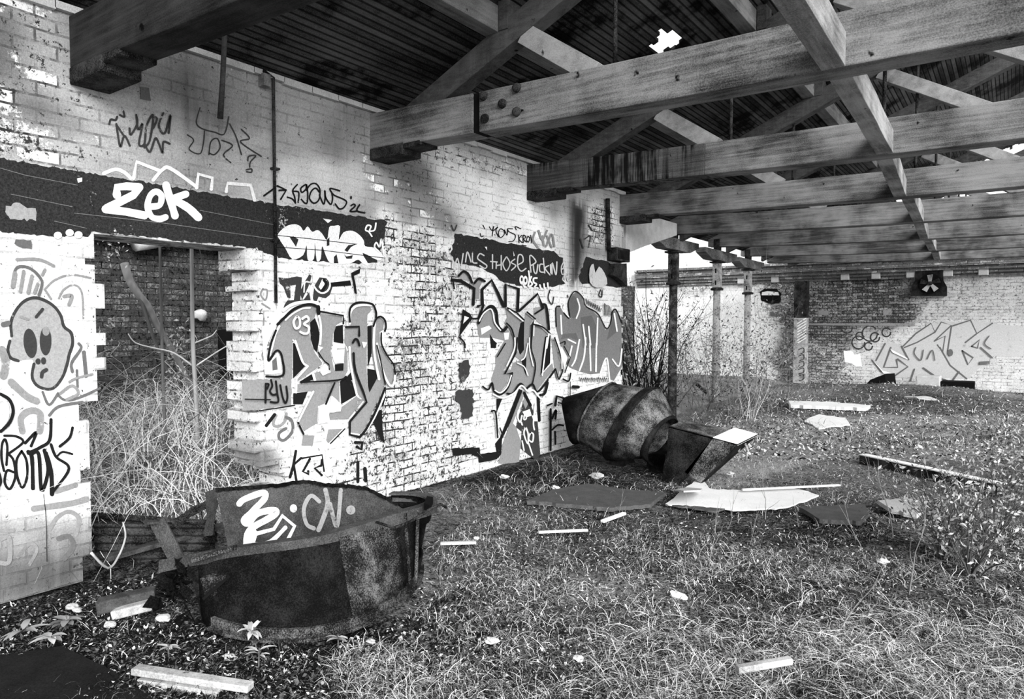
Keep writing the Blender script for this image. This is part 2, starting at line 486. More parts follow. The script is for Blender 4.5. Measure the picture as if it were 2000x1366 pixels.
# far wall, face at Y = 20.3
FY = 20.3
def wf_attr(V):
    x, y = pxy(V)
    tone = np.full(len(V), 0.75); bare = np.full(len(V), 0.62); stain = np.zeros(len(V))
    x = x + (vnoise(V[:, 0], V[:, 2], 1.5, 31) - .5) * 60; y = y + (vnoise(V[:, 0], V[:, 2], 1.5, 32) - .5) * 50
    def reg(poly, t=None, b=None, s=None):
        m = in_poly(x, y, poly)
        if t is not None: tone[m] = t
        if b is not None: bare[m] = b
        if s is not None: stain[m] = s
    reg([(1100, 550), (1500, 550), (1510, 800), (1100, 800)], 0.98, 0.12)
    reg([(1500, 540), (1560, 540), (1560, 800), (1510, 800)], 0.9, 0.6)
    reg([(1150, 560), (1480, 548), (1480, 560), (1150, 572)], 0.25, 0.3)  # strip under the cornice: its shade painted into the wall tone
    reg([(1560, 540), (1790, 530), (1760, 640), (1700, 690), (1580, 660)], 0.2, 0.72, 0.35)
    reg([(1780, 530), (2100, 520), (2100, 640), (1760, 640)], 0.62, 0.42)
    reg([(1660, 640), (2100, 620), (2100, 800), (1660, 800)], 0.7, 0.35)
    reg([(1200, 440), (2100, 440), (2100, 500), (1200, 545)], 0.92, 0.2)
    return dict(tone=tone, bare=bare, stain=stain)
_cy = cy; cy, cz = 0.115, 0.0775
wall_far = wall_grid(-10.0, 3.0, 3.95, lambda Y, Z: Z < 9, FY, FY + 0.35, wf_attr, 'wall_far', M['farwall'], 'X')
cy, cz = _cy, 0.0385
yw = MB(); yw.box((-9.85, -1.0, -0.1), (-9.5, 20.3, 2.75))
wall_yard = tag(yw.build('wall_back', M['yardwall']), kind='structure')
# moulded brick cornice of the far wall
cb = MB()
for k, (z0, z1, d) in enumerate([(2.72, 2.8, 0.06), (2.8, 2.88, 0.12), (2.88, 2.96, 0.18), (2.97, 3.05, 0.24), (3.06, 3.14, 0.2), (3.15, 3.22, 0.28)]):
    cb.box((-9.4, FY - d, z0), (3.0, FY, z1))
tag(cb.build('trim_far', M['farwall']), kind='structure')
for o_ in [bpy.data.objects['trim_far']]:
    n_ = len(o_.data.vertices)
    set_attr(o_.data, 'tone', [0.2] * n_); set_attr(o_.data, 'bare', [0.42] * n_); set_attr(o_.data, 'stain', [0.25] * n_)

# ================================================================ GRAFFITI helpers
def crop(ox, oy, s): return lambda *pts: [(ox + a / s, oy + b / s) for a, b in pts]
def smooth_pts(p, n=6, closed=False):
    if len(p) < 3: return list(p)
    out = []; N = len(p); rng = range(N if closed else N - 1)
    for i in rng:
        g = lambda k: np.array(p[k % N] if closed else p[min(max(k, 0), N - 1)], float)
        p0, p1, p2, p3 = g(i - 1), g(i), g(i + 1), g(i + 2)
        for j in range(n):
            t = j / n
            out.append(tuple(0.5 * ((2 * p1) + (-p0 + p2) * t + (2 * p0 - 5 * p1 + 4 * p2 - p3) * t * t + (-p0 + 3 * p1 - 3 * p2 + p3) * t ** 3)))
    if not closed: out.append(tuple(p[-1]))
    return out
class Art:
    """one piece of lettering: flat paint films a fraction of a millimetre apart on the surface"""
    def __init__(s, name, parent, surf, label=None, eps0=0.002, nrm=(1, 0, 0)):
        s.name, s.parent, s.surf, s.label = name, parent, surf, label
        s.mb = MB(); s.mats = []; s.e = eps0; s.n = Vector(nrm); s.de = 0.0005
    def _m(s, k):
        if k not in s.mats: s.mats.append(k)
        s.mb.cur = s.mats.index(k)
    def fill(s, pts, m, sm=0):
        if sm: pts = smooth_pts(pts, sm, True)
        s._m(m); W = [s.surf(*p) + s.n * s.e for p in pts]
        flat = [Vector((p[0], p[1], 0)) for p in pts]
        s.mb.add(W, [tuple(t) for t in tessellate_polygon([flat])]); s.e += s.de
        return s
    def ell(s, cx, cy_, rx, ry, m, rot=0.0):
        return s.fill([(cx + rx * math.cos(a) * math.cos(rot) - ry * math.sin(a) * math.sin(rot), cy_ + rx * math.cos(a) * math.sin(rot) + ry * math.sin(a) * math.cos(rot)) for a in np.linspace(0, 2 * math.pi, 24, endpoint=False)], m)
    def line(s, pts, w, m, sm=6, closed=False):
        """brush stroke of w pixels width"""
        p = np.array(smooth_pts(pts, sm, closed) if sm else pts, float)
        if closed: p = np.vstack([p, p[:1]])
        d = np.gradient(p, axis=0); L = np.hypot(d[:, 0], d[:, 1]) + 1e-6
        nx, ny = -d[:, 1] / L, d[:, 0] / L
        h = w / 2.0
        h = h * (0.9 + 0.2 * vnoise(p[:, 0], p[:, 1], 0.08, 2))
        s._m(m); vs = []
        for (x, y), a, b, hh in zip(p, nx, ny, h):
            vs.append(s.surf(x + a * hh, y + b * hh) + s.n * s.e); vs.append(s.surf(x - a * hh, y - b * hh) + s.n * s.e)
        s.mb.add(vs, [(2 * i, 2 * i + 1, 2 * i + 3, 2 * i + 2) for i in range(len(p) - 1)])
        if not closed:
            for x, y in (p[0], p[-1]):
                ring = [s.surf(x + w / 2 * math.cos(a), y + w / 2 * math.sin(a)) + s.n * (s.e + 0.00005) for a in np.linspace(0, 2 * math.pi, 12, endpoint=False)]
                s.mb.add(ring, [tuple(range(12))])
        s.e += s.de
        return s
    def done(s):
        o = s.mb.build(s.name, [M[k] for k in s.mats], s.parent)
        if s.label: o['label'] = s.label
        return o

# ================================================================ GRAFFITI on the left wall
A, V_, C1, C2 = crop(0, 0, 2.8457), crop(530, 330, 5.691), crop(460, 520, 5.882), crop(460, 720, 5.882)
D1, D2, L1, L2 = crop(860, 440, 5.5556), crop(860, 660, 5.4639), crop(0, 460, 4.02), crop(0, 760, 3.505)
wsurf = lambda x, y: onX(x, y, WX)
def jag(pts, amp, seed, step=6.0):
    r = random.Random(seed); out = []
    n = len(pts)
    for i in range(n):
        a, b = pts[i], pts[(i + 1) % n]; L = math.hypot(b[0] - a[0], b[1] - a[1]); k = max(1, int(L / step))
        for j in range(k):
            t = j / k; out.append((a[0] + (b[0] - a[0]) * t + r.uniform(-amp, amp), a[1] + (b[1] - a[1]) * t + r.uniform(-amp, amp)))
    return out
# black painted lintel band
a = Art('painted_band', wall_left, wsurf, 'flat black paint band over the doorway')
a.fill(jag([(-260, 262), (0, 309), (120, 330), (200, 342), (500, 393), (640, 414), (755, 432), (748, 470), (735, 512), (700, 517), (545, 504), (500, 485), (178, 452), (170, 462), (100, 462), (60, 458), (0, 452), (-260, 430)], 2.2, 1), 'pb')
a.fill(jag([(8, 408), (30, 395), (45, 402), (72, 410), (70, 432), (40, 428), (14, 425)], 3, 2), 'pl')
a.fill([(150, 349), (160, 347), (160, 355), (152, 357)], 'pw').fill([(630, 427), (648, 430), (640, 436)], 'pw')
for p in (((0, 935), (140, 975), (430, 1030)), ((60, 1080), (400, 1150)), ((410, 1185), (900, 1240), (1520, 1330)), ((1110, 1170), (1520, 1250)), ((300, 1230), (480, 1270))): a.line(A(*p), 1.1, 'ps', 0)
a.fill([(273, 170), (290, 172), (294, 198), (274, 194)], 'pg2')
for cx_, cy_ in ((112, 460), (135, 455), (152, 459)): a.ell(cx_, cy_, 8, 7, 'pw')
a.done()
a = Art('painted_band', wall_left, wsurf, 'black paint band behind the scrawled sentence')
a.fill(jag([(889, 456), (985, 474), (1082, 492), (1100, 505), (1098, 548), (1104, 556), (1060, 562), (1010, 558), (978, 550), (970, 540), (935, 522), (890, 515), (880, 498)], 2, 3), 'pb')
a.fill(jag([(1145, 503), (1180, 510), (1214, 520), (1214, 562), (1190, 560), (1165, 555), (1136, 556), (1130, 540)], 2, 4), 'pb')
a.done()

# ---- white name on the lintel
a = Art('white_tag', wall_left, wsurf, 'thick white three letter tag on the black lintel', 0.004)
a.line(A((648, 1085), (650, 1042), (700, 1036), (765, 1040)), 16, 'pw', 0).line(A((772, 1042), (740, 1085), (590, 1160)), 16, 'pw', 0).line(A((585, 1163), (700, 1178), (800, 1198)), 16, 'pw', 0)
a.line(A((838, 1150), (885, 1140), (895, 1090), (865, 1066), (832, 1090), (818, 1150), (840, 1205), (885, 1218), (918, 1208)), 12, 'pw')
a.line(A((920, 1030), (940, 1100), (970, 1200)), 15, 'pw').line(A((1030, 1080), (945, 1110)), 14, 'pw').line(A((960, 1110), (1040, 1155), (1100, 1210)), 15, 'pw')
a.done()
a = Art('white_outline_strokes', wall_left, wsurf, 'loose white outline strokes above the lintel', 0.0042)
for p in (((575, 965), (640, 942), (690, 960), (725, 992)), ((850, 1002), (900, 945), (945, 937), (1085, 1035))): a.line(A(*p), 7, 'pw')
for p in (((740, 992), (757, 900), (885, 950)), ((1090, 1045), (1100, 968), (1178, 990), (1172, 1052)), ((1255, 1065), (1262, 1020), (1390, 1030), (1412, 1112))): a.line(A(*p), 7, 'pw', 0)
a.done()
a = Art('upper_tag', wall_left, wsurf, 'dark scrawled tag high on the plaster', 0.003)
for p in (((606, 690), (615, 665), (640, 668), (650, 650)), ((665, 640), (690, 650), (685, 622)), ((645, 690), (655, 760), (668, 815), (690, 755), (720, 810)), ((645, 695), (690, 760)), ((718, 715), (724, 750), (760, 690), (755, 640)), ((755, 640), (765, 720), (790, 690), (770, 800), (800, 800), (812, 700), (850, 640), (830, 780), (800, 820)), ((842, 650), (870, 660), (850, 712)), ((905, 630), (880, 700), (912, 742), (945, 640), (935, 740)), ((800, 800), (830, 845), (860, 770), (880, 800), (900, 850), (905, 790), (940, 800))):
    a.line(A(*p), 4.2, 'pk2')
a.done()
a = Art('thin_tag', wall_left, wsurf, 'thin looping tag below the hanging rod', 0.003)
for p in (((1040, 750), (1075, 780), (1050, 830), (1110, 855), (1130, 790), (1135, 730)), ((1160, 860), (1170, 790), (1205, 770), (1222, 820), (1190, 860), (1160, 850)), ((1110, 600), (1090, 680), (1120, 715), (1190, 735), (1245, 745), (1270, 650)), ((1275, 690), (1310, 760), (1340, 860)), ((1340, 720), (1385, 770), (1335, 790), (1450, 870)), ((1230, 780), (1290, 810), (1240, 860), (1280, 905)), ((1375, 895), (1380, 870), (1420, 865), (1390, 900), (1385, 930)), ((1365, 945), (1395, 940), (1395, 958), (1368, 955))):
    a.line(A(*p), 2.6, 'pk2')
a.done()
a = Art('black_tag', wall_left, wsurf, 'black handwritten tag with 22 beside the conduit', 0.003)
for p in (((175, 315), (230, 335), (265, 380)), ((265, 380), (255, 310), (235, 240), (285, 175)), ((235, 250), (300, 262), (295, 372)), ((375, 175), (325, 215), (335, 262), (380, 225), (385, 172), (400, 260), (395, 370), (370, 382), (330, 340)), ((385, 240), (430, 175), (490, 165), (535, 230), (525, 340), (470, 382), (420, 330), (440, 250), (490, 215), (530, 260)), ((530, 290), (575, 392), (592, 330), (590, 240), (600, 320), (655, 395), (675, 330), (665, 260)), ((755, 245), (690, 225), (645, 222), (690, 290), (790, 335), (832, 370), (800, 430), (750, 445), (705, 390)), ((880, 410), (910, 392), (925, 415), (870, 472), (950, 470)), ((975, 400), (945, 465), (1030, 490))):
    a.line(V_(*p), 3.1, 'pk')
for p in (((60, 190), (160, 235), (98, 338)), ((80, 240), (150, 236)), ((-90, 300), (20, 220))): a.line(V_(*p), 3.4, 'pk', 0)
a.ell(530 + 878 / 5.691, 330 + 320 / 5.691, 2, 3.4, 'pk').done()
a = Art('white_throw_up', wall_left, wsurf, 'soft white bubble letters on the black band right of the conduit', 0.004)
a.fill(V_((70, 725), (150, 645), (250, 615), (320, 640), (355, 690), (400, 640), (450, 700), (510, 680), (560, 720), (615, 790), (640, 650), (690, 635), (760, 640), (745, 790), (800, 705), (900, 690), (980, 740), (1025, 800), (1040, 860), (1150, 880), (1230, 955), (1190, 1020), (1010, 935), (1080, 1070), (1020, 1060), (960, 1010), (880, 1050), (760, 1060), (650, 1045), (600, 960), (560, 860), (545, 1000), (500, 1020), (480, 815), (470, 1000), (400, 1010), (388, 850), (350, 960), (230, 1005), (150, 880), (80, 775)), 'pw', 3)
for p in (((200, 762), (240, 750), (298, 785), (270, 868)), ((808, 905), (850, 850), (950, 832), (880, 870), (840, 925)), ((805, 950), (830, 975), (900, 960), (890, 1000), (830, 1000)), ((690, 980), (720, 950), (740, 1050), (690, 1050)), ((610, 860), (640, 850), (640, 760), (612, 790))): a.fill(V_(*p), 'pb')
for p in (((60, 740), (400, 775), (940, 838)), ((60, 870), (560, 905), (1240, 990))): a.line(V_(*p), 1.2, 'pk', 0)
a.line(V_((1110, 750), (1075, 700), (1040, 680), (1060, 630), (1100, 640), (1085, 690), (1140, 680), (1155, 605)), 3.2, 'pw').line(V_((1190, 920), (1140, 870), (1160, 820), (1195, 870), (1215, 780), (1240, 950)), 3.2, 'pw').done()

# ---- big grey piece right of the doorway
a = Art('grey_lettering', wall_left, wsurf, 'big grey letters with the number 03 right of the doorway', 0.0045)
F = lambda pts, m='pg', sm=0: a.fill(pts, m, sm)
F(jag(C2((70, 130), (640, 120), (640, 425), (240, 475), (80, 480)), 1.0, 5))
F(C1((470, 690), (530, 600), (600, 530), (700, 470), (830, 445), (905, 465), (925, 510), (905, 590), (855, 640), (845, 780), (870, 900), (910, 1000), (990, 1110), (985, 1135), (880, 1210), (700, 1330), (680, 1300), (700, 1260), (815, 1150), (760, 1110), (705, 960), (672, 850), (650, 830), (645, 1300), (535, 1300), (535, 1080), (500, 985), (450, 970), (385, 1030), (400, 900), (440, 760)))
F(C1((950, 550), (1220, 580), (1215, 640), (1150, 680), (1115, 780), (1110, 870), (1085, 980), (1110, 1110), (1130, 1200), (1230, 1200), (1240, 1110), (1255, 900), (1280, 1000), (1285, 1200), (1240, 1290), (1150, 1330), (870, 1315), (880, 1230), (1050, 1190), (1040, 1120), (990, 1070), (920, 980), (965, 880), (965, 700), (940, 610)))
F(C2((700, 180), (1185, 150), (1190, 385), (1130, 390), (1090, 310), (1010, 405), (940, 430), (935, 625), (760, 735), (695, 615), (760, 480), (875, 262), (820, 262), (700, 270)))
F(C1((1310, 600), (1300, 530), (1330, 470), (1400, 440), (1520, 440), (1560, 500), (1510, 560), (1505, 700), (1500, 1176), (1510, 1380), (1535, 1450), (1615, 1290), (1590, 1200), (1560, 1000), (1560, 700), (1600, 610), (1650, 590), (1700, 640), (1690, 730), (1650, 760), (1650, 900), (1720, 1030), (1790, 1130), (1815, 1240), (1795, 1350), (1690, 1376), (1660, 1476), (1590, 1626), (1540, 1736), (1470, 1876), (1400, 1956), (1300, 1936), (1285, 1796), (1475, 1556), (1400, 1470), (1335, 1256), (1300, 1100), (1290, 950), (1245, 880), (1250, 720), (1395, 700), (1315, 690)))
F(C2((1230, 430), (1380, 320), (1460, 370), (1290, 580), (1080, 590), (1070, 520)), 'pp')
F(C2((1060, 700), (1225, 690), (1060, 860), (1035, 820)), 'pp'); F(C2((770, 765), (900, 770), (880, 885), (750, 885)), 'pp')
for p in (C1((850, 645), (905, 595), (940, 690), (962, 800), (945, 890), (925, 990), (890, 950), (855, 830)), C1((652, 880), (690, 900), (720, 1000), (805, 1135), (680, 1265), (652, 1290)), C1((1145, 690), (1225, 675), (1230, 890), (1120, 870), (1120, 770)), C2((1190, 150), (1270, 90), (1330, 150), (1375, 310), (1205, 410)), C2((1505, 0), (1600, 20), (1620, 110), (1530, 275), (1512, 200)), C1((1505, 690), (1555, 680), (1555, 1000), (1510, 1176)), C2((652, 285), (820, 265), (760, 410), (652, 410)), C2((720, 155), (870, 60), (880, 125), (800, 165)), C1((1130, 1130), (1230, 1115), (1228, 1200), (1132, 1205)), C2((1565, 610), (1610, 490), (1668, 470), (1680, 700), (1702, 865), (1640, 780)), C2((1685, 440), (1715, 320), (1690, 330), (1670, 430)), C1((1330, 1200), (1250, 1290), (1270, 1330), (1340, 1300))): F(p, 'pk')
W_ = lambda pts, w=3.8, m='pw', sm=6: a.line(pts, w, m, sm)
W_(C1((535, 510), (620, 450), (720, 420), (850, 412), (920, 425), (960, 465)), 6)
W_(C1((490, 690), (440, 800), (410, 920), (378, 1030)), 4); W_(C1((560, 620), (640, 550), (750, 490), (840, 480)), 3.5)
F(C1((285, 690), (400, 670), (430, 720), (350, 900), (335, 1050), (400, 1065), (470, 990), (505, 1080), (515, 1235), (320, 1240)), 'pw')
F(C1((405, 1090), (455, 1040), (470, 1190), (410, 1200)), 'pg2')
W_(C1((672, 860), (705, 960), (760, 1105), (815, 1150)), 4); W_(C1((815, 1150), (685, 1290), (680, 1450)), 4, 'pw', 0)
W_(C1((940, 560), (965, 700), (955, 900)), 4.2); F(jag(C1((930, 910), (990, 940), (940, 990)), 1, 6), 'pw')
F(jag(C1((1085, 980), (1110, 880), (1170, 900), (1150, 960), (1220, 1030), (1230, 1110), (1120, 1120), (1100, 1030)), 1.2, 7), 'pw'); F(jag(C1((980, 1180), (1000, 1120), (1030, 1130), (1075, 1220), (990, 1255), (960, 1220)), 1.2, 8), 'pw')
F(jag(C2((940, 430), (1060, 400), (1090, 310), (1200, 420), (1190, 490), (1060, 510), (1060, 620), (930, 640)), 1.0, 9), 'pw')
W_(C2((875, 265), (760, 490), (700, 615), (760, 735)), 3.8, 'pw', 0)
W_(C1((1295, 660), (1300, 540), (1350, 470), (1430, 448), (1540, 450)), 4.6)
W_(C1((1290, 930), (1300, 1100), (1335, 1300), (1375, 1480)), 4); W_(C1((1580, 640), (1568, 900), (1590, 1100), (1630, 1300)), 4.2)
W_(C1((1605, 890), (1640, 1080), (1690, 1250), (1755, 1370), (1800, 1350), (1815, 1240)), 4)
W_(C2((1300, 620), (1295, 740), (1400, 760)), 3, 'pw', 0); W_(C2((1690, 300), (1570, 560), (1490, 690)), 5)
F(jag(C1((1430, 870), (1490, 880), (1450, 950)), .8, 10), 'pw'); W_(C1((870, 1240), (890, 1310)), 5, 'pw', 0)
K_ = lambda pts, w=4, sm=6, m='pk': a.line(pts, w, m, sm)
K_(C1((460, 670), (540, 590), (640, 500), (760, 450), (850, 440), (930, 470)), 5); K_(C1((925, 470), (930, 540)), 8, 0)
K_(C1((440, 740), (390, 870), (355, 1030), (362, 1085), (430, 985), (475, 975), (510, 1050), (522, 1250), (330, 1265)), 4.4)
K_(C1((940, 520), (1215, 570), (1215, 660)), 3.6, 0); K_(C1((1290, 640), (1285, 530), (1310, 460), (1380, 420), (1500, 425), (1560, 450), (1590, 530), (1590, 590)), 4)
K_(C1((1560, 690), (1590, 610), (1640, 580), (1690, 620), (1705, 700), (1690, 745)), 3.6); K_(C1((1650, 770), (1655, 900), (1720, 1030), (1790, 1130), (1810, 1240)), 3.2)
K_(C1((1600, 910), (1645, 1100), (1695, 1356)), 2.6); K_(C1((1330, 1000), (1350, 1200), (1440, 1440)), 4.6); K_(C1((1440, 1440), (1480, 1560), (1290, 1780), (1285, 1935), (1400, 1962)), 4.6, 0)
K_(C1((1400, 1962), (1480, 1860), (1590, 1650), (1690, 1400)), 4.6); K_(C1((1240, 700), (1393, 695), (1393, 800)), 4.2, 0); K_(C1((1320, 880), (1345, 840), (1375, 850), (1395, 910)), 4.4)
K_(C2((1110, 165), (1060, 280), (1010, 405)), 3.6); K_(C2((690, 620), (752, 750)), 4, 0); K_(C2((720, 158), (1150, 132), (1240, 90)), 3.4)
K_(C2((80, 350), (370, 356)), 2.4, 0); K_(C2((240, 482), (500, 445), (650, 420)), 2.4); K_(C1((920, 990), (990, 1090), (1040, 1130), (1045, 1195)), 2.6); K_(C2((1225, 690), (1060, 858)), 2.4, 0)
W_(C1((670, 580), (635, 640), (660, 715), (705, 690), (705, 610), (680, 580)), 4.2); W_(C1((735, 605), (785, 578), (808, 620), (755, 665), (808, 700), (800, 765), (755, 775), (712, 755)), 4.4)
a.done()
a = Art('black_initials', wall_left, wsurf, 'black three letter tag on the grey patch by the doorway', 0.024)
for p in (((325, 175), (322, 390)), ((325, 175), (358, 180), (340, 230)), ((385, 130), (398, 200), (372, 260), (405, 300), (455, 290)), ((440, 145), (455, 280), (465, 382), (380, 382)), ((490, 190), (515, 320), (548, 395), (572, 330), (560, 205))): a.line(C2(*p), 4, 'pk')
a.done()
a = Art('word_above', wall_left, wsurf, 'dark shaded small word above the grey letters', 0.004)
for p in (((490, 130), (600, 140), (700, 118), (760, 130), (740, 395), (665, 400), (690, 215), (625, 225), (630, 370), (592, 360), (545, 235), (505, 200)), ((790, 180), (845, 92), (870, 112), (850, 200), (760, 390), (735, 300)), ((560, 440), (590, 395), (780, 385), (840, 300), (860, 400), (700, 425), (600, 480), (530, 530)), ((900, 230), (960, 130), (1040, 140), (1080, 200), (1110, 240), (1080, 330), (1030, 370), (950, 350), (930, 400), (880, 400))): a.fill(C1(*p), 'pk2')
a.fill(C1((990, 150), (1040, 160), (1030, 260), (980, 280), (950, 240)), 'pw'); a.line(C1((1010, 160), (1035, 210), (985, 290)), 6, 'pk')
a.line(C1((880, 205), (930, 280), (990, 310), (1050, 285), (1080, 220), (1075, 160)), 3.4, 'pw'); a.line(C1((880, 205), (850, 280), (880, 400)), 3.4, 'pw'); a.line(C1((780, 300), (790, 190), (840, 185)), 2.6, 'pw')
a.fill(C1((1085, 190), (1310, 165), (1322, 222), (1090, 238)), 'pk').fill(C1((1320, 80), (1425, 28), (1420, 82), (1352, 112), (1372, 205), (1388, 320), (1360, 312), (1342, 195), (1325, 125)), 'pk')
a.done()
a = Art('grey_figure_tag', wall_left, wsurf, 'smeared grey looping tag low beside the doorway', 0.004)
a.line(C2((460, 540), (430, 640), (490, 665), (560, 610), (580, 520)), 6, 'pp').line(C2((575, 690), (500, 740), (500, 805), (560, 822), (650, 720), (640, 600), (575, 560)), 6, 'pg2').line(C2((445, 530), (350, 655)), 6.5, 'pk', 0).done()
a = Art('black_initials', wall_left, wsurf, 'black letters low on the wall behind the rusted tub', 0.004)
for p, w in ((((690, 950), (660, 1120), (622, 1250)), 5.5), (((750, 1030), (665, 1105), (695, 1290)), 5), (((850, 1040), (770, 1185), (840, 1215), (830, 1180)), 5), (((740, 1035), (990, 992), (1012, 1180)), 3.4), (((990, 1050), (980, 1115), (905, 1145), (985, 1225)), 5), (((1400, 1080), (1400, 1300)), 6), (((1480, 1150), (1490, 1290)), 7), (((1370, 850), (1450, 850), (1440, 930), (1390, 900)), 6)): a.line(C2(*p), w, 'pk', 0)
a.done()
# vertical grey letters on the reveal edge
a = Art('faint_letters', wall_left, wsurf, 'faint grey letters running down the right jamb', 0.003)
for p in (((100, 260), (75, 330), (130, 390), (150, 280), (105, 270)), ((90, 430), (180, 490)), ((110, 600), (110, 740), (170, 740), (180, 660)), ((80, 810), (180, 900), (70, 900)), ((150, 950), (90, 1020), (150, 1110), (215, 1030), (160, 950)), ((110, 1200), (180, 1160), (180, 1230))): a.line([(x + 36, y) for x, y in C1(*p)], 3.4, 'pp')
a.done()

# ---- cartoonish round face and tags on the left pier
a = Art('painted_face', wall_left, wsurf, 'grey spray painted face with long eyes on the left pier', 0.003)
a.fill(L1((95, 790), (88, 680), (130, 580), (200, 510), (290, 490), (400, 540), (470, 620), (500, 715), (560, 770), (570, 850), (545, 930), (530, 1010), (490, 1110), (440, 1190), (370, 1210), (290, 1180), (250, 1110), (262, 1000), (230, 970), (130, 985), (65, 930), (65, 850)), 'pl', 3)
a.line(L1((90, 790), (85, 680), (130, 580), (200, 510), (290, 492), (400, 540), (470, 620), (500, 715), (555, 765), (568, 850), (540, 940), (525, 1010), (490, 1110), (430, 1190), (370, 1208), (290, 1180), (250, 1110), (265, 1010)), 6, 'pk2')
a.line(L1((75, 830), (60, 900), (80, 960), (140, 985)), 6, 'pk2')
a.ell(235 / 4.02, 460 + 848 / 4.02, 13, 29, 'pk2', -0.12).ell(355 / 4.02, 460 + 830 / 4.02, 11.5, 28, 'pk2').ell(358 / 4.02, 460 + 752 / 4.02, 7, 9, 'pp')
a.ell(295 / 4.02, 460 + 990 / 4.02, 5, 6, 'pk2').ell(338 / 4.02, 460 + 985 / 4.02, 5, 7, 'pk2').line(L1((360, 1055), (330, 1075), (322, 1110)), 7, 'pk2').line(L1((330, 580), (280, 640)), 6, 'pk2').line(L1((160, 640), (215, 660)), 5, 'pp')
a.line(L1((95, 410), (115, 270), (180, 243), (260, 278), (320, 350), (322, 400), (300, 470)), 5.5, 'pg2').line(L1((180, 285), (155, 440)), 7, 'pp').line(L1((245, 320), (215, 450)), 7, 'pp').line(L1((290, 380), (265, 450)), 6, 'pp').line(L1((110, 300), (95, 400)), 9, 'pp')
a.done()
a = Art('grey_scrawls', wall_left, wsurf, 'pale grey arcs and scrawls around the face', 0.0025)
for p, w, m in ((((350, 425), (430, 350), (560, 310), (710, 335)), 4.4, 'pp'), (((350, 425), (400, 500)), 4.4, 'pp'), (((460, 495), (500, 425), (580, 390), (640, 450), (652, 650)), 4, 'pp'), (((500, 480), (560, 475), (540, 545)), 7, 'pp'), (((130, 190), (300, 190), (420, 240)), 6, 'pp'), (((350, 270), (330, 310)), 6, 'pp'), (((615, 850), (632, 890), (560, 1000), (565, 1070)), 6, 'pg2'), (((655, 920), (672, 1100)), 8.5, 'pg2'), (((600, 1060), (605, 1190)), 5, 'pg2'), (((450, 1250), (500, 1290), (600, 1280), (780, 1200)), 5, 'pg2'), (((540, 1150), (600, 1120), (720, 1090)), 5, 'pp'), (((470, 1240), (560, 1180), (610, 1240), (520, 1290)), 6, 'pp'), (((330, 1230), (380, 1330), (450, 1240)), 5, 'pg2'), (((80, 1150), (200, 1260), (280, 1300)), 14, 'pp'), (((10, 900), (40, 1000), (20, 1100)), 16, 'pp'), (((20, 700), (60, 690)), 10, 'pg2')): a.line(L1(*p), w, m)
a.fill(jag(L1((120, 30), (240, 40), (240, 105), (170, 95), (105, 70)), 1.0, 3), 'pg2').done()
a = Art('black_tag', wall_left, wsurf, 'black dripping handwritten tag on the left pier', 0.004)
for p, w in ((((25, 560), (8, 470), (12, 380), (32, 345), (48, 400), (42, 520)), 5), (((55, 445), (90, 490), (102, 600), (65, 685), (30, 640), (45, 560), (90, 570)), 5), (((28, 320), (110, 325), (155, 365), (60, 440)), 5), (((170, 370), (245, 296), (210, 390)), 6), (((145, 425), (110, 490), (115, 600), (150, 675), (182, 600), (178, 490), (145, 425)), 5), (((190, 430), (215, 470), (222, 680)), 8), (((215, 440), (262, 450), (280, 695), (325, 560), (300, 420)), 7.5), (((310, 440), (345, 560), (352, 720)), 8.5), (((345, 210), (335, 350), (270, 400), (190, 440)), 6.5), (((345, 380), (380, 465), (468, 545), (360, 700)), 5.5), (((492, 265), (470, 335), (405, 392)), 5.5), (((390, 455), (425, 430), (490, 445)), 4), ((( -60, 600), (-20, 560), (0, 640), (-40, 690)), 5)): a.line(L2(*p), w, 'pk')
a.line(L2((0, 35), (60, 75), (85, 150), (60, 230), (0, 290)), 6.5, 'pk').line(L2((0, 60), (45, 110), (45, 200), (0, 265)), 5, 'pw').done()
a = Art('grey_scrawls', wall_left, wsurf, 'worn grey strokes low on the left pier', 0.0025)
for p, w, m in ((((385, 700), (515, 660)), 11, 'pp'), (((230, 820), (480, 785), (590, 755)), 12, 'pp'), (((340, 960), (390, 880), (470, 840), (540, 890), (515, 1000)), 8, 'pp'), (((400, 1025), (470, 1010), (500, 1080), (440, 1160)), 10, 'pg2'), (((0, 970), (90, 968)), 7, 'pp'), (((120, 1150), (200, 1060), (250, 1100), (200, 1200)), 7, 'pp'), (((150, 290), (140, 200), (200, 150), (270, 170), (270, 290)), 13, 'pp'), (((335, 180), (400, 120), (560, 90)), 6, 'pg2'), (((0, 1030), (60, 1020), (60, 1180), (0, 1190)), 9, 'pp')): a.line(L2(*p), w, m)
a.line(L2((295, 720), (312, 900), (318, 1180)), 1.3, 'pk').done()

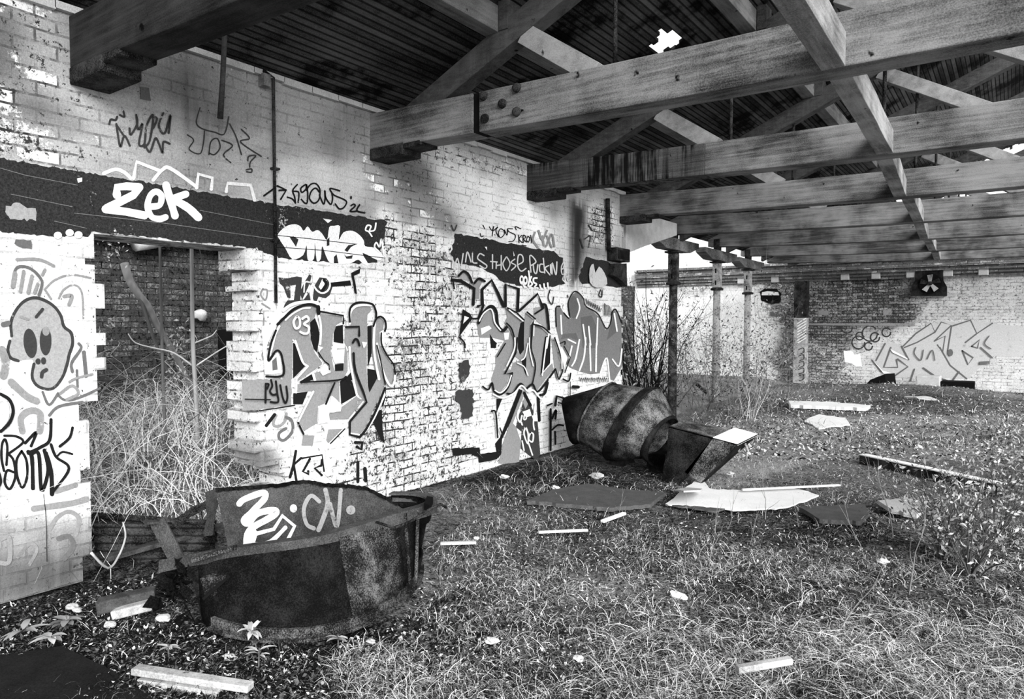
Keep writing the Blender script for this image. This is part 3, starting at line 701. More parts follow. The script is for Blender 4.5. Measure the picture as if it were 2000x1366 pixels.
# ---- second big piece
a = Art('scrawled_sentence', wall_left, wsurf, 'white scrawled sentence on the black band', 0.004)
for p in (((125, 345), (150, 450), (182, 360), (215, 470), (245, 310)), ((270, 400), (290, 290), (330, 400)), ((345, 305), (348, 400), (392, 412)), ((470, 330), (425, 310), (400, 360), (455, 405), (500, 440), (480, 470), (425, 440)), ((562, 320), (562, 470)), ((540, 395), (612, 400)), ((602, 400), (600, 470)), ((655, 330), (655, 485)), ((602, 440), (655, 430)), ((710, 345), (672, 420), (710, 495), (750, 420), (715, 345)), ((800, 370), (762, 405), (812, 440), (765, 490)), ((835, 430), (890, 395), (880, 330), (840, 330), (832, 440), (870, 500), (922, 470)), ((975, 510), (965, 330), (1030, 395), (975, 440)), ((1000, 430), (1010, 505), (1035, 522), (1050, 430)), ((1112, 425), (1072, 430), (1072, 500), (1115, 512)), ((1108, 360), (1125, 520)), ((1165, 440), (1128, 470), (1180, 540)), ((1185, 430), (1190, 520)), ((1202, 530), (1205, 410), (1245, 540), (1255, 400)), ((1340, 385), (1305, 450), (1310, 530), (1340, 520), (1330, 470), (1310, 480)), ((1340, 520), (1340, 590), (1375, 530), (1370, 600), (1405, 590))): a.line(D1(*p), 2.5, 'pw2')
a.ell(860 + 872 / 5.5556, 440 + 595 / 5.5556, 4.5, 9, 'pw').ell(860 + 912 / 5.5556, 440 + 600 / 5.5556, 4.5, 9, 'pw').ell(860 + 872 / 5.5556, 440 + 590 / 5.5556, 1.8, 4, 'pb').ell(860 + 912 / 5.5556, 440 + 600 / 5.5556, 1.8, 4, 'pb')
for p in (((945, 500), (955, 580), (940, 660)), ((975, 560), (960, 600), (985, 640), (950, 670)), ((1035, 575), (1000, 580), (1000, 620), (1030, 640), (1010, 670)), ((885, 640), (900, 670)), ((1065, 650), (1075, 680)), ((1110, 640), (1115, 680)), ((1150, 630), (1155, 680))): a.line(D1(*p), 3.2, 'pw')
a.fill(D1((465, 235), (490, 235), (490, 275)), 'pw').fill(D1((775, 280), (790, 330), (780, 340)), 'pw').done()
a = Art('black_tag', wall_left, wsurf, 'two small black tags above the scrawled sentence', 0.003)
for p in (((460, 0), (480, 40)), ((430, 90), (440, 125), (465, 120)), ((530, 20), (560, 60), (575, 10), (560, 120)), ((575, 60), (620, 20), (600, 60), (625, 125)), ((690, 60), (650, 40), (625, 90), (650, 135), (690, 100), (690, 50), (720, 110), (725, 40)), ((780, 40), (730, 40), (740, 70), (810, 110), (790, 170), (740, 180)), ((870, 40), (810, 15), (820, 50)), ((845, 110), (850, 190)), ((880, 110), (850, 150), (885, 190)), ((895, 190), (895, 110), (925, 130), (900, 150), (930, 185)), ((945, 120), (930, 160), (950, 185), (965, 140), (945, 120)), ((975, 110), (985, 190)), ((880, 215), (925, 225))): a.line(D1(*p), 1.8, 'pk')
for p in (((1020, 80), (1000, 160), (1050, 240)), ((1060, 60), (1100, 160), (1150, 60)), ((1150, 120), (1200, 240)), ((1100, 120), (1130, 240), (1200, 100), (1230, 230))): a.line(D1(*p), 4, 'pp')
for p in (((110, 0), (140, 60), (170, 0)), ((1560, 150), (1620, 120), (1600, 240)), ((1510, 150), (1540, 250)), ((1600, 0), (1640, 60))): a.line(D1(*p), 2.4, 'pk2')
a.done()
a = Art('grey_lettering', wall_left, wsurf, 'grey jagged letters with crown shapes in the middle of the wall', 0.0045)
F = lambda pts, m='pg', sm=0: a.fill(pts, m, sm)
F(D1((180, 560), (240, 500), (290, 540), (320, 610), (200, 580)), 'pl'); F(D1((350, 640), (400, 580), (455, 610), (420, 680), (415, 800), (375, 800)), 'pg')
F(D1((1010, 900), (1100, 880), (1140, 930), (1150, 1120), (1010, 1020)), 'pl')
F(D1((395, 1060), (430, 960), (520, 880), (555, 920), (570, 1050), (620, 1130), (680, 1150), (690, 1090), (760, 1180), (790, 1300)) + D2((780, 120), (670, 350), (750, 340), (700, 500), (620, 602), (550, 560), (540, 440), (585, 300), (585, 190), (680, 30), (560, 0), (420, 0)) + D1((405, 1180)))
F(D1((700, 900), (800, 950), (880, 1030), (850, 1100), (835, 1250)) + D2((820, 140), (850, 180), (890, 120)) + D1((900, 1250), (905, 1050), (920, 950), (1000, 1020), (970, 1080), (1080, 1100), (1150, 1170), (1120, 1330)) + D2((1085, 180), (1060, 410), (1190, 270), (1205, 330), (1030, 560), (960, 490), (900, 540), (830, 490), (740, 612), (690, 590), (740, 380), (770, 270), (850, 240), (780, 190)) + D1((790, 1250), (740, 1120), (690, 1060), (720, 1000)))
F(D2((1180, 0), (1250, 170), (1275, 330), (1240, 440), (1225, 420), (1205, 250)))
F(D1((530, 1180), (600, 1290), (600, 1333), (545, 1333)) , 'pk'); F(D2((535, 0), (600, 60), (580, 100), (540, 90)), 'pk')
F(D1((865, 1060), (905, 1045), (900, 1250)) + D2((885, 130), (845, 182), (820, 100)) + D1((838, 1200)), 'pk'); F(D1((1130, 1210), (1190, 1195)) + D2((1165, 270), (1060, 400), (1085, 160)), 'pk'); F(D2((860, 250), (912, 195), (906, 405), (880, 320)), 'pk')
for p, m in ((D2((1250, 180), (1290, 90), (1355, 210), (1300, 370)), 'pw'), (D1((430, 1120), (520, 1090), (550, 1120), (440, 1190)), 'pw'), (D1((680, 1170), (740, 1165), (730, 1240), (690, 1245)), 'pw')): F(p, m)
# leg and dark patch under the letters
F(D2((740, 880), (800, 950), (850, 1100), (830, 1366), (610, 1340), (680, 1100)), 'pg'); F(D2((880, 680), (950, 700), (1030, 900), (1060, 1250), (1000, 1300), (850, 1180), (860, 1000), (800, 950), (850, 760)), 'pk2')
F(D2((870, 690), (905, 610), (930, 700), (900, 760)), 'pg')
F(D2((830, 545), (868, 560), (740, 900), (650, 1080), (640, 1240), (605, 1290), (575, 1130), (630, 1060)), 'pk'); F(D2((640, 1180), (740, 900), (870, 565), (900, 570), (770, 900), (660, 1200)), 'pg'); F(D2((590, 650), (650, 650), (590, 800)), 'pk')
for p in (((885, 590), (950, 720)), ((1035, 640), (1045, 880)),): K_(D2(*p), 6, 0)
for p in (((820, 780), (815, 850), (840, 900), (860, 830)), ((890, 800), (880, 870), (905, 860), (900, 800)), ((900, 950), (880, 1020), (920, 1130), (925, 1030), (900, 950)), ((950, 1010), (930, 1080), (970, 1110), (980, 1030), (950, 1010)), ((860, 1100), (880, 1200)), ((930, 1130), (970, 1250)), ((1000, 700), (980, 900), (990, 980)), ((850, 900), (860, 930))): W_(D2(*p), 2.8)
F(D2((860, 790), (940, 760), (960, 830), (900, 850)), 'pw'); F(D2((960, 830), (1020, 820), (1025, 890), (980, 890)), 'pw')
F(jag(D2((110, 1185), (400, 1165), (412, 1235), (605, 1215), (590, 1295), (400, 1335), (388, 1275), (320, 1240), (125, 1255)), 0.8, 4), 'pk')
F(jag(D2((160, 560), (340, 540), (330, 840), (220, 870), (200, 700), (150, 660)), 2.2, 12, 4), 'pk2'); F(jag(D2((190, 260), (280, 240), (310, 330), (240, 470), (190, 500)), 2.2, 13, 4), 'pk2')
# outlines
for p, w in ((((110, 595), (205, 605), (350, 690), (340, 860)), 6), (((440, 860), (435, 700), (540, 598), (600, 720), (672, 880)), 5.6), (((690, 880), (690, 645), (832, 692), (822, 930)), 5.6), (((840, 930), (1040, 745), (1098, 900)), 5), (((390, 880), (452, 862), (400, 1000)), 5)): K_(D1(*p), w, 0)
K_(D1((180, 550), (235, 502), (290, 540), (325, 625)), 4.4); K_(D1((350, 630), (400, 580), (462, 610)), 4.4); K_(D1((1095, 860), (1125, 870), (1145, 960), (1160, 1130)), 4.6); K_(D1((1010, 960), (1095, 905)), 3.4, 0); K_(D1((115, 600), (130, 690)), 3, 0)
F(D1((220, 910), (300, 960), (330, 1010), (180, 1215), (212, 1020)), 'pk'); F(D1((240, 985), (290, 1005), (225, 1070)), 'pw'); K_(D1((330, 1015), (410, 1010)), 3, 0); K_(D1((180, 1215), (235, 1270), (245, 1330)), 3)
K_(D1((392, 1060), (440, 960), (520, 880), (580, 930), (600, 1080), (655, 1145), (695, 1110)), 6); W_(D1((400, 1040), (450, 955), (520, 910), (550, 960), (570, 1060), (630, 1140)), 2.6)
K_(D2((430, 520), (490, 552), (528, 480), (555, 570), (620, 605), (700, 530), (745, 375)), 3.6); K_(D2((745, 375), (665, 385), (780, 165)), 3.4, 0); W_(D2((560, 560), (620, 585), (690, 520), (735, 400)), 2.4); K_(D2((585, 200), (670, 60)), 2.4, 0)
K_(D2((690, 595), (750, 590), (830, 490), (890, 542), (960, 495), (1025, 570), (1205, 335)), 4); K_(D2((960, 490), (992, 300), (950, 130), (945, 0)), 2.4); W_(D2((968, 300), (930, 130), (925, 0)), 2); W_(D2((840, 240), (880, 200), (910, 60)), 2.4); W_(D2((910, 400), (870, 310), (800, 270)), 2.2)
W_(D2((540, 600), (640, 640), (760, 590), (840, 510), (910, 570), (970, 560), (1060, 650), (1130, 520), (1140, 440)), 3); K_(D2((1040, 610), (1090, 590), (1120, 480)), 5)
K_(D1((700, 900), (800, 950), (880, 1030)), 3.4, 0); W_(D1((720, 920), (870, 1040)), 2.4, 'pw', 0); K_(D1((915, 945), (1005, 1020), (970, 1080), (955, 1333)), 3.2, 0); W_(D1((1000, 1030), (990, 1080), (985, 1200)), 2); K_(D1((975, 1075), (1080, 1105), (1160, 1175)), 3.2); W_(D1((1150, 1180), (1125, 1333)), 3, 'pw', 0); W_(D2((1110, 0), (1060, 400)), 2.6, 'pw', 0)
K_(D1((690, 1065), (750, 1140), (795, 1333)), 3.2); K_(D2((790, 0), (775, 160)), 3.2, 0); W_(D2((765, 0), (760, 120), (680, 300)), 2.6)
K_(D2((1190, 0), (1250, 170), (1278, 330), (1240, 440)), 2.8); W_(D2((1205, 0), (1262, 180), (1270, 330)), 2); K_(D2((1200, 330), (1230, 440)), 2.4, 0); K_(D2((1290, 90), (1355, 210), (1300, 370)), 2.2, 0); K_(D2((1280, 440), (1340, 460), (1360, 380)), 3.4)
K_(D2((1355, 470), (1352, 995), (1290, 990)), 2, 0); K_(D2((1195, 720), (1210, 622), (1280, 640), (1290, 700)), 5, 0); K_(D2((1145, 760), (1145, 1195)), 4.4, 0); K_(D2((1160, 980), (1220, 930), (1280, 935)), 3.4); K_(D2((1110, 720), (1160, 700)), 3, 0); K_(D2((1160, 860), (1200, 770), (1195, 860)), 4.4); K_(D2((1225, 690), (1270, 700)), 3, 0); K_(D2((1190, 1000), (1195, 1130)), 4, 0); K_(D2((1385, 520), (1440, 525)), 6, 0); K_(D2((510, 780), (555, 800), (575, 1060)), 3.4); K_(D2((600, 960), (630, 1040)), 3, 0)
a.done()
a = Art('shaded_lettering', wall_left, wsurf, 'shaded dark grey letters at the far end of the wall', 0.004)
a.fill(D1((1245, 900), (1290, 870), (1340, 960), (1395, 1010), (1380, 850), (1410, 760), (1470, 730), (1530, 780), (1560, 880), (1640, 920), (1720, 1000), (1790, 1140), (1840, 1080), (1860, 930), (1890, 920), (1960, 1060)) + D2((1940, 300), (1850, 460), (1800, 440), (1780, 210), (1700, 380), (1600, 390), (1480, 360), (1380, 320), (1330, 260), (1300, 120), (1280, 80)) + D1((1250, 1100)), 'ps')
a.ell(860 + 1440 / 5.5556, 440 + 890 / 5.5556, 9, 22, 'pg2').fill(D1((1330, 1180), (1470, 1170), (1500, 1260), (1400, 1220), (1300, 1240)), 'pg2').fill(D1((1520, 1000), (1640, 980), (1690, 1100), (1680, 1333), (1540, 1333)), 'pg2').fill(D1((1840, 1100), (1890, 960), (1920, 1150), (1800, 1250)), 'pg2')
for p in (D2((1400, 90), (1370, 220)), D2((1480, 20), (1440, 220), (1400, 300)), D2((1545, 0), (1530, 200), (1480, 350)), D2((1590, 60), (1600, 350)), D2((1660, 60), (1655, 360)), D2((1705, 370), (1770, 215), (1800, 460)), D1((1480, 800), (1505, 900), (1470, 1010)), D1((1300, 980), (1310, 1180)), D1((1380, 1240), (1460, 1280)), D1((1700, 1010), (1690, 1300)), D1((1880, 960), (1910, 1150)), D2((1830, 230), (1900, 300), (1930, 120)), D1((1350, 960), (1395, 1010)), D1((1540, 1080), (1570, 1300)), D1((1600, 1100), (1620, 1300))): a.line(p, 3, 'pw')
for p in (D1((1330, 950), (1395, 1010), (1378, 850), (1420, 745), (1470, 720), (1540, 790), (1572, 880), (1700, 960), (1790, 1120), (1840, 1060), (1860, 940), (1900, 920), (1960, 1060)), D1((1250, 1100), (1245, 900), (1290, 880)), D2((1270, 60), (1320, 40), (1320, 70)), D1((1370, 760), (1375, 780)), D1((1180, 700), (1160, 790), (1200, 860), (1220, 780)), D1((1730, 700), (1710, 760), (1740, 780), (1745, 710))): a.line(p, 1.9, 'pk')
for i in range(8): a.line(D1((1570 + i * 20, 800 + i * 12), (1580 + i * 20, 860 + i * 12), (1592 + i * 20, 820 + i * 12)), 1.4, 'pk', 0)
for i in range(14): a.line(D2((1470 + i * 22, 420 + (i % 3) * 8), (1482 + i * 22, 470 + (i % 2) * 10), (1490 + i * 22, 430)), 1.3, 'pk2', 0)
for i in range(6): a.line(D1((1760 + i * 14, 850 + i * 8), (1765 + i * 14, 980)), 1.3, 'pk', 0)
a.fill(D1((1600, 470), (1640, 420), (1660, 520), (1700, 450), (1760, 520), (1790, 640), (1680, 680), (1600, 620)), 'pw2', 2)
a.done()

# ---- piece on the far wall
FW = crop(1480, 460, 4.0167)
fsurf = lambda x, y: onY(x, y, FY)
a = Art('pale_lettering', wall_far, fsurf, 'large pale outlined letters on the far wall', 0.003, (0, -1, 0))
a.de = 0.001
a.fill(FW((1000, 835), (1150, 860), (1240, 760), (1360, 690), (1450, 655), (1520, 690), (1660, 660), (1840, 690), (2100, 720), (2100, 950), (1840, 950), (1640, 1130), (1300, 1110), (1040, 1120), (900, 985)), 'pf')
for p in (((1140, 870), (1240, 770), (1360, 690), (1390, 760), (1250, 840), (1150, 880)), ((1390, 760), (1440, 680), (1520, 705), (1385, 830)), ((1385, 830), (1470, 790), (1450, 920), (1410, 860)), ((1520, 715), (1490, 905)), ((1430, 880), (1510, 1020), (1640, 1125)), ((1530, 710), (1670, 665), (1720, 770), (1840, 690)), ((1630, 840), (1720, 770)), ((1605, 905), (1690, 960), (1650, 1015), (1605, 905)), ((1680, 870), (1740, 820), (1725, 885), (1680, 870)), ((930, 980), (1000, 850)), ((1045, 880), (990, 1035), (1100, 1035), (1090, 975)), ((900, 980), (970, 1070)), ((1130, 870), (1185, 975)), ((1100, 970), (1180, 1030), (1050, 1120)), ((1230, 1050), (1200, 1140)), ((1300, 1040), (1400, 1110), (1520, 1150)), ((1580, 1070), (1530, 1140)), ((1750, 880), (1840, 960))): a.line(FW(*p), 2.8, 'pg2', 0)
for p in (((1240, 880), (1230, 930), (1280, 980), (1300, 900)), ((1330, 970), (1370, 900), (1390, 980)), ((1815, 790), (1780, 850), (1830, 890))): a.line(FW(*p), 2.2, 'pg2')
a.ell(1480 + 1512 / 4.0167, 460 + 920 / 4.0167, 5, 7, 'pg2').fill(FW((1040, 890), (1170, 960), (1180, 975), (1060, 920)), 'pw').fill(FW((900, 975), (980, 1060), (1050, 1080), (990, 1085)), 'pw')
a.fill(FW((1740, 990), (1820, 985), (1820, 1010), (1740, 1015)), 'pg2').done()
a = Art('round_scrawls', wall_far, fsurf, 'dark looping scrawls left of the pale letters', 0.003, (0, -1, 0))
for cx_, cy_, r_ in ((700, 725, 42), (880, 770, 60), (920, 800, 36), (800, 790, 30), (790, 840, 50), (1010, 760, 34), (870, 870, 30)): a.line(FW(*[(cx_ + r_ * math.cos(t), cy_ + r_ * math.sin(t)) for t in np.linspace(0, 5.6, 10)]), 2.6, 'pk2')
a.fill(jag(FW((675, 905), (750, 910), (760, 940), (800, 930), (820, 1030), (770, 1030), (740, 1010), (680, 990)), 1, 3), 'pw').fill(FW((980, 575), (1050, 575), (1050, 625), (985, 625)), 'pp').fill(FW((475, 590), (555, 590), (555, 625), (475, 625)), 'pp').fill(FW((95, 600), (165, 600), (165, 635), (95, 635)), 'pg2').fill(FW((400, 690), (1230, 690), (1230, 712), (400, 705)), 'pp').done()

# ================================================================ ROOF
def rl(X): return 3.46 + 0.44 * (X + 3.7)          # underside of the rafters
RX = 0.8                                            # ridge
TY = [1.95, 4.41, 6.9, 9.3, 11.75, 14.2, 16.65, 19.0]
XE = [-4.72, -4.62, -4.62, -4.62, -4.95, -5.05, -5.15, -5.2]
def rail(X): return 0.10 * ((X - 0.2) / 4.8) ** 2   # sag of the tie beams
def tie_mb(xa, xb, y0, y1, zb=3.035, zt=3.345, n=10):
    mb = MB(); rings = []
    for i in range(n + 1):
        X = xa + (xb - xa) * i / n; s = rail(X)
        rings.append([(X, y0, zb + s), (X, y1, zb + s), (X, y1, zt + s), (X, y0, zt + s)])
    return mb.loft(rings, True, True, True)
names = ['nearest roof truss, cut off by the top left corner', 'roof truss with a bolted scarf joint in its tie beam', 'second complete roof truss, its tie beam streaked black by water', 'third complete roof truss, its tie beam meeting the end of the graffiti wall', 'roof truss resting on the nearest iron column', 'roof truss resting on the second iron column', 'roof truss resting on the third iron column', 'farthest roof truss, just before the far brick wall']
for k, Y in enumerate(TY):
    xe = XE[k]
    t = thing('roof_truss', (xe, Y, 3.1), names[k] + (', dark timber' if k in (0,) else ''), 'roof truss')
    y1 = Y + 0.22
    if k == 1:
        tie_mb(xe, -3.455, Y, y1, n=4).build('tie_beam', M['beam'], t, bevel=0.008)['label'] = 'short left length of tie beam up to the scarf joint'
        tie_mb(-3.39, 6.2, Y, y1).build('tie_beam', M['beam'], t, bevel=0.008)['label'] = 'long right length of tie beam'
        mb = MB(); mb.box((-3.47, Y + 0.02, 3.1), (-3.35, y1 - 0.02, 3.4)); mb.build('scarf_gap', M['dark'], t)
        for q in ((945, 188), (1010, 172), (982, 203), (1010, 219), (948, 232)):
            p = onY(q[0], q[1], Y); b = MB()
            b.tube([p + Vector((0, 0.01, 0)), p - Vector((0, 0.012, 0)), p - Vector((0, 0.026, 0)), p - Vector((0, 0.034, 0))], [0.036, 0.036, 0.03, 0.012], 12)
            b.build('bolt', M['iron'], t, True)
    elif k == 2:
        tie_mb(xe, -2.5, Y, y1, n=4).build('tie_beam', M['wetbeam'], t, bevel=0.008)['label'] = 'water blackened left end of tie beam'
        tie_mb(-2.5, 6.2, Y, y1).build('tie_beam', M['beam'], t, bevel=0.008)['label'] = 'drier right length of tie beam'
    else:
        tie_mb(xe, 6.2, Y, y1).build('tie_beam', M['blackbeam'] if k == 0 else M['beam'], t, bevel=0.008)
    if k < 4:
        mb = MB(); s = 3.035 + rail(-4.6)
        mb.box((WX + 0.002, Y - 0.01, s - 0.1), (-4.2, y1 + 0.01, s)); mb.box((-4.2, Y, s - 0.05), (-4.0, y1, s))
        mb.build('bearing_pad', M['iron'], t, bevel=0.01)
    # principal rafters, struts, rods
    dz = 0.21
    for sgn, nm in ((1, 'l'), (-1, 'r')):
        mb = MB()
        xa = -4.35 if k < 4 else -4.7
        pts = [(xa, rl(xa)), (RX, rl(RX)), (RX, rl(RX) + dz), (xa, rl(xa) + dz)]
        if sgn < 0: pts = [(2 * RX - x, z) for x, z in pts]
        mb.prism([(x, Y + 0.04, z) for x, z in pts], (0, 0.15, 0)); mb.build('rafter', M['rafter'], t, bevel=0.006)
    if k > 0 or True:
        for (x0, x1) in ((-3.02, -2.42), (-1.34, 0.62)):
            z0 = rl(x0) + 0.02; z1 = 3.36
            mb = MB(); d = Vector((x1 - x0, 0, z1 - z0)).normalized(); n_ = Vector((d.z, 0, -d.x)) * -0.075
            a_ = Vector((x0, Y + 0.05, z0)); b_ = Vector((x1, Y + 0.05, z1))
            mb.prism([a_ - n_, b_ - n_, b_ + n_, a_ + n_], (0, 0.13, 0)); mb.build('strut', M['strut'], t, bevel=0.005)
    for x in (-2.28, -0.96, RX):
        mb = MB(); mb.tube([(x, Y + 0.11, 3.34), (x, Y + 0.11, rl(x) + 0.03)], 0.016 if x < 0.5 else 0.03, 8); mb.build('tie_rod', M['iron'], t, True)
    for px_ in (-3.3, -2.1):
        mb = MB(); mb.box((px_ + 0.075, Y + 0.03, rl(px_) + 0.2), (px_ + 0.16, Y + 0.2, rl(px_) + 0.42)); mb.build('cleat', M['rafter'], t)
# purlins, one length per bay
bayname = ['between the nearest truss and the bolted truss', 'between the bolted truss and the water streaked truss', 'between the water streaked truss and the wall end truss', 'above the first bay past the graffiti wall', 'above the second bay past the graffiti wall', 'above the third bay past the graffiti wall']
for k in range(5):
    for j, px_ in enumerate((-3.3, -2.1)):
        mb = MB(); z = rl(px_) + 0.185
        mb.obox((px_, (TY[k] + TY[k + 1]) / 2 + 0.11, z + 0.11), (0.068, 0, 0.0), (0, (TY[k + 1] - TY[k]) / 2 - 0.01, 0), (0, 0, 0.1))
        tag(mb.build('purlin', M['purlin'], bevel=0.006), ('lower' if j == 0 else 'upper') + ' roof purlin ' + bayname[k], 'roof timber', 'purlins under the roof boards')
# longitudinal binder pieces butting into the tie beams
bx = [(-0.72, -0.8, -3.0, 4.41), (-0.8, -0.87, 4.63, 6.9), (-0.9, -1.03, 7.12, 9.3), (-0.98, -1.08, 9.52, 11.75), (-1.1, -1.23, 11.97, 14.2), (-1.2, -1.3, 14.42, 16.65), (-1.28, -1.4, 16.87, 19.0)]
bl_ = ['pale binder timber in front of the bolted tie beam', 'pale binder timber between the bolted and the water streaked tie beams', 'pale binder timber behind the water streaked tie beam', 'short pale binder timber in the first bay past the wall', 'short pale binder timber in the second bay past the wall', 'short pale binder timber in the third bay past the wall', 'farthest dark binder timber, before the far wall']
for k, (xa, xb, ya, yb) in enumerate(bx):
    mb = MB(); z0, z1 = 3.045, 3.235; w = 0.125; rings = []
    for i in range(9):
        f_ = i / 8; x = xa + (xb - xa) * f_; y = ya + (yb - ya) * f_
        j1 = random.uniform(-.006, .006)
        rings.append([(x - w, y, z0 + j1), (x, y, z0 + j1), (x, y, z1 + j1), (x - w, y, z1 + j1)])
    mb.loft(rings, True, True, True)
    tag(mb.build('binder', M['binder'], bevel=0.004), bl_[k], 'roof timber', 'binder pieces between the tie beams')
# boarded roof slope with holes (structure)
m_, t_, b_ = mat('roof_boards', 0.9, 0.1)
sp_ = t_.new('ShaderNodeSeparateXYZ'); t_.lk(t_.new('ShaderNodeNewGeometry').outputs['Position'], sp_.inputs[0])
fr = t_.math('FRACT', t_.math('MULTIPLY', sp_.outputs[0], 1 / 0.05))
groove = t_.step(t_.math('ABSOLUTE', t_.math('SUBTRACT', fr, 0.5)), 0.3, 0.46)
n1 = t_.noise(t_.pos((6, 0.8, 6)), 2.0, 5, 0.7); n2 = t_.noise(t_.pos(), 0.9, 4, 0.6)
bid = t_.new('ShaderNodeTexWhiteNoise', noise_dimensions='1D'); t_.lk(t_.math('FLOOR', t_.math('MULTIPLY', sp_.outputs[0], 1 / 0.05)), bid.inputs['W'])
v_ = t_.math('ADD', t_.math('MULTIPLY', n1, 0.6), t_.math('ADD', t_.math('MULTIPLY', n2, 0.8), t_.math('MULTIPLY', bid.outputs['Value'], 0.25)))
v_ = t_.math('ADD', v_, t_.math('MULTIPLY', t_.math('SUBTRACT', t_.noise(t_.pos(), 120.0, 2, 0.8), 0.5), 0.7))
v_ = t_.math('SUBTRACT', v_, t_.math('MULTIPLY', t_.step(t_.noise(t_.pos(), 1.3, 4, 0.65), 0.52, 0.66), 0.35))
c_ = t_.mix(t_.step(v_, 0.5, 1.25), 0.003, 0.15)
c_ = t_.mix(t_.math('MULTIPLY', groove, 0.8), c_, 0.003)
t_.grey(c_, b_); t_.bump(groove, b_, 0.8, -0.015)
def roofpt(px, py):
    """where the ray meets the underside of the roof"""
    d = Vector(ray(px, py)); o = Vector(_c); off = 0.43
    t = (rl(0) + off - o.z) / (d.z - 0.44 * d.x); return o + d * t
hole = [roofpt(*q) for q in ((1263, 103), (1275, 92), (1292, 75), (1303, 77), (1310, 88), (1330, 84), (1318, 100))]
hc = sum(hole, Vector()) / len(hole)
step = 0.05
mb = MB()
ni = int((RX + 5.1) / step)
rr = random.Random(4)
for i in range(ni):
    x0 = -5.1 + i * step; x1 = x0 + step
    segs = [(-3.5, 19.4 + rr.uniform(-0.3, 0.3))]
    if abs((x0 + x1) / 2 - hc.x) < 0.13:
        w = rr.uniform(0.12, 0.3); segs = [(-3.5, hc.y - w), (hc.y + w * rr.uniform(.5, 1), segs[0][1])]
    for ya, yb in segs:
        z0, z1 = rl(x0) + 0.43, rl(x1) + 0.43
        mb.add([(x0, ya, z0), (x1, ya, z1), (x1, yb, z1), (x0, yb, z0), (x0, ya, z0 + 0.03), (x1, ya, z1 + 0.03), (x1, yb, z1 + 0.03), (x0, yb, z0 + 0.03)],
               [(0, 3, 2, 1), (4, 5, 6, 7), (0, 1, 5, 4), (1, 2, 6, 5), (2, 3, 7, 6), (3, 0, 4, 7)])
tag(mb.build('ceiling', m_), kind='structure')
# pale fillet / plaster edge along the wall head
mb = MB(); rr = random.Random(9)
for i in range(46):
    y0 = -3 + i * 0.27
    if y0 > 9.3: break
    mb.box((WX, y0, 3.455 + rr.uniform(-.012, .012)), (WX + 0.035, y0 + 0.275, 3.5))
tag(mb.build('trim_eaves', M['pale']), kind='structure')

# ================================================================ COLUMNS past the end of the wall
def column(x, y, material, label):
    c = thing('iron_column', (x, y, 0), label, 'column', 'iron columns past the graffiti wall')
    mb = MB(); mb.tube([(x, y, -0.05), (x, y, 2.28)], [0.078, 0.07], 16); mb.build('shaft', material, c, True)
    mb = MB(); mb.tube([(x, y, 2.27), (x, y, 2.3), (x, y, 2.325)], [0.12, 0.13, 0.1], 16); mb.build('collar', M['iron'], c)
    mb = MB(); mb.box((x - 0.075, y - 0.085, 2.32), (x + 0.075, y + 0.085, 2.82)); sl = mb.build('sleeve', material, c, bevel=0.02)
    for z in (2.42, 2.66):
        q = MB(); q.box((x - 0.014, y - 0.0875, z - 0.045), (x + 0.014, y - 0.08, z + 0.045)); q.build('slot', M['dark'], sl)
    mb = MB(); mb.box((x - 0.12, y - 0.12, 2.82), (x + 0.12, y + 0.12, 2.85)); mb.build('cap_plate', M['iron'], c)
    mb = MB()
    prof = [(-0.95, 2.97), (-0.55, 2.86), (0.55, 2.86), (0.95, 2.97), (0.95, 3.06), (-0.95, 3.06)]
    mb.prism([(x - 0.1, y + a_, z) for a_, z in prof], (0.2, 0, 0)); mb.build('bolster', M['beam'], c, bevel=0.008)
    mb = MB(); mb.box((x - 0.06, y - 0.06, 3.05), (x + 0.06, y + 0.06, 3.3)); mb.build('cap_block', M['iron'], c)
column(-4.79, 11.78, M['drk'], 'nearest iron column, dark and rusted, with slotted sleeve')
column(-4.87, 14.25, M['palepipe'], 'second iron column, flaking and pale at the top, dark near its foot')
column(-4.99, 16.7, M['palepipe'], 'third iron column, flaking pale paint, behind the bramble bush')
# wall plate timber from the end of the wall to the first column
mb = MB(); mb.prism([(-4.86, 9.64, 2.63), (-4.86, 10.3, 2.8), (-4.86, 11.6, 3.1), (-4.86, 11.6, 3.3), (-4.86, 9.64, 3.3)], (0.2, 0, 0))
tag(mb.build('wall_plate', M['pale'], bevel=0.01), 'pale wedge shaped timber between the wall end and the nearest column', 'roof timber')
# steel post before the far wall
px_, py_ = -4.57, 20.0
c = thing('steel_post', (px_, py_, 0), 'square post against the far brick wall, whitened at its lower half', 'column')
mb = MB(); mb.box((px_ - 0.16, py_ - 0.14, 1.75), (px_ + 0.16, py_ + 0.14, 2.72)); mb.build('upper_shaft', M['iron'], c, bevel=0.02)
mb = MB(); mb.box((px_ - 0.16, py_ - 0.14, 0.0), (px_ + 0.16, py_ + 0.14, 1.75)); lo = mb.build('lower_shaft', M['palepipe'], c, bevel=0.02); lo['label'] = 'whitewashed lower half with scrawls'
a = Art('scrawl', lo, lambda x, y: onY(x, y, py_ - 0.14), None, 0.003, (0, -1, 0))
for i in range(8): a.line([(1558, 632 + i * 5.5), (1574, 622 + i * 5.5)], 2, 'pw', 0)
for i in range(5): a.line([(1560, 683 + i * 13), (1569, 680 + i * 13), (1570, 688 + i * 13), (1562, 692 + i * 13)], 1.8, 'pk2')
a.done()

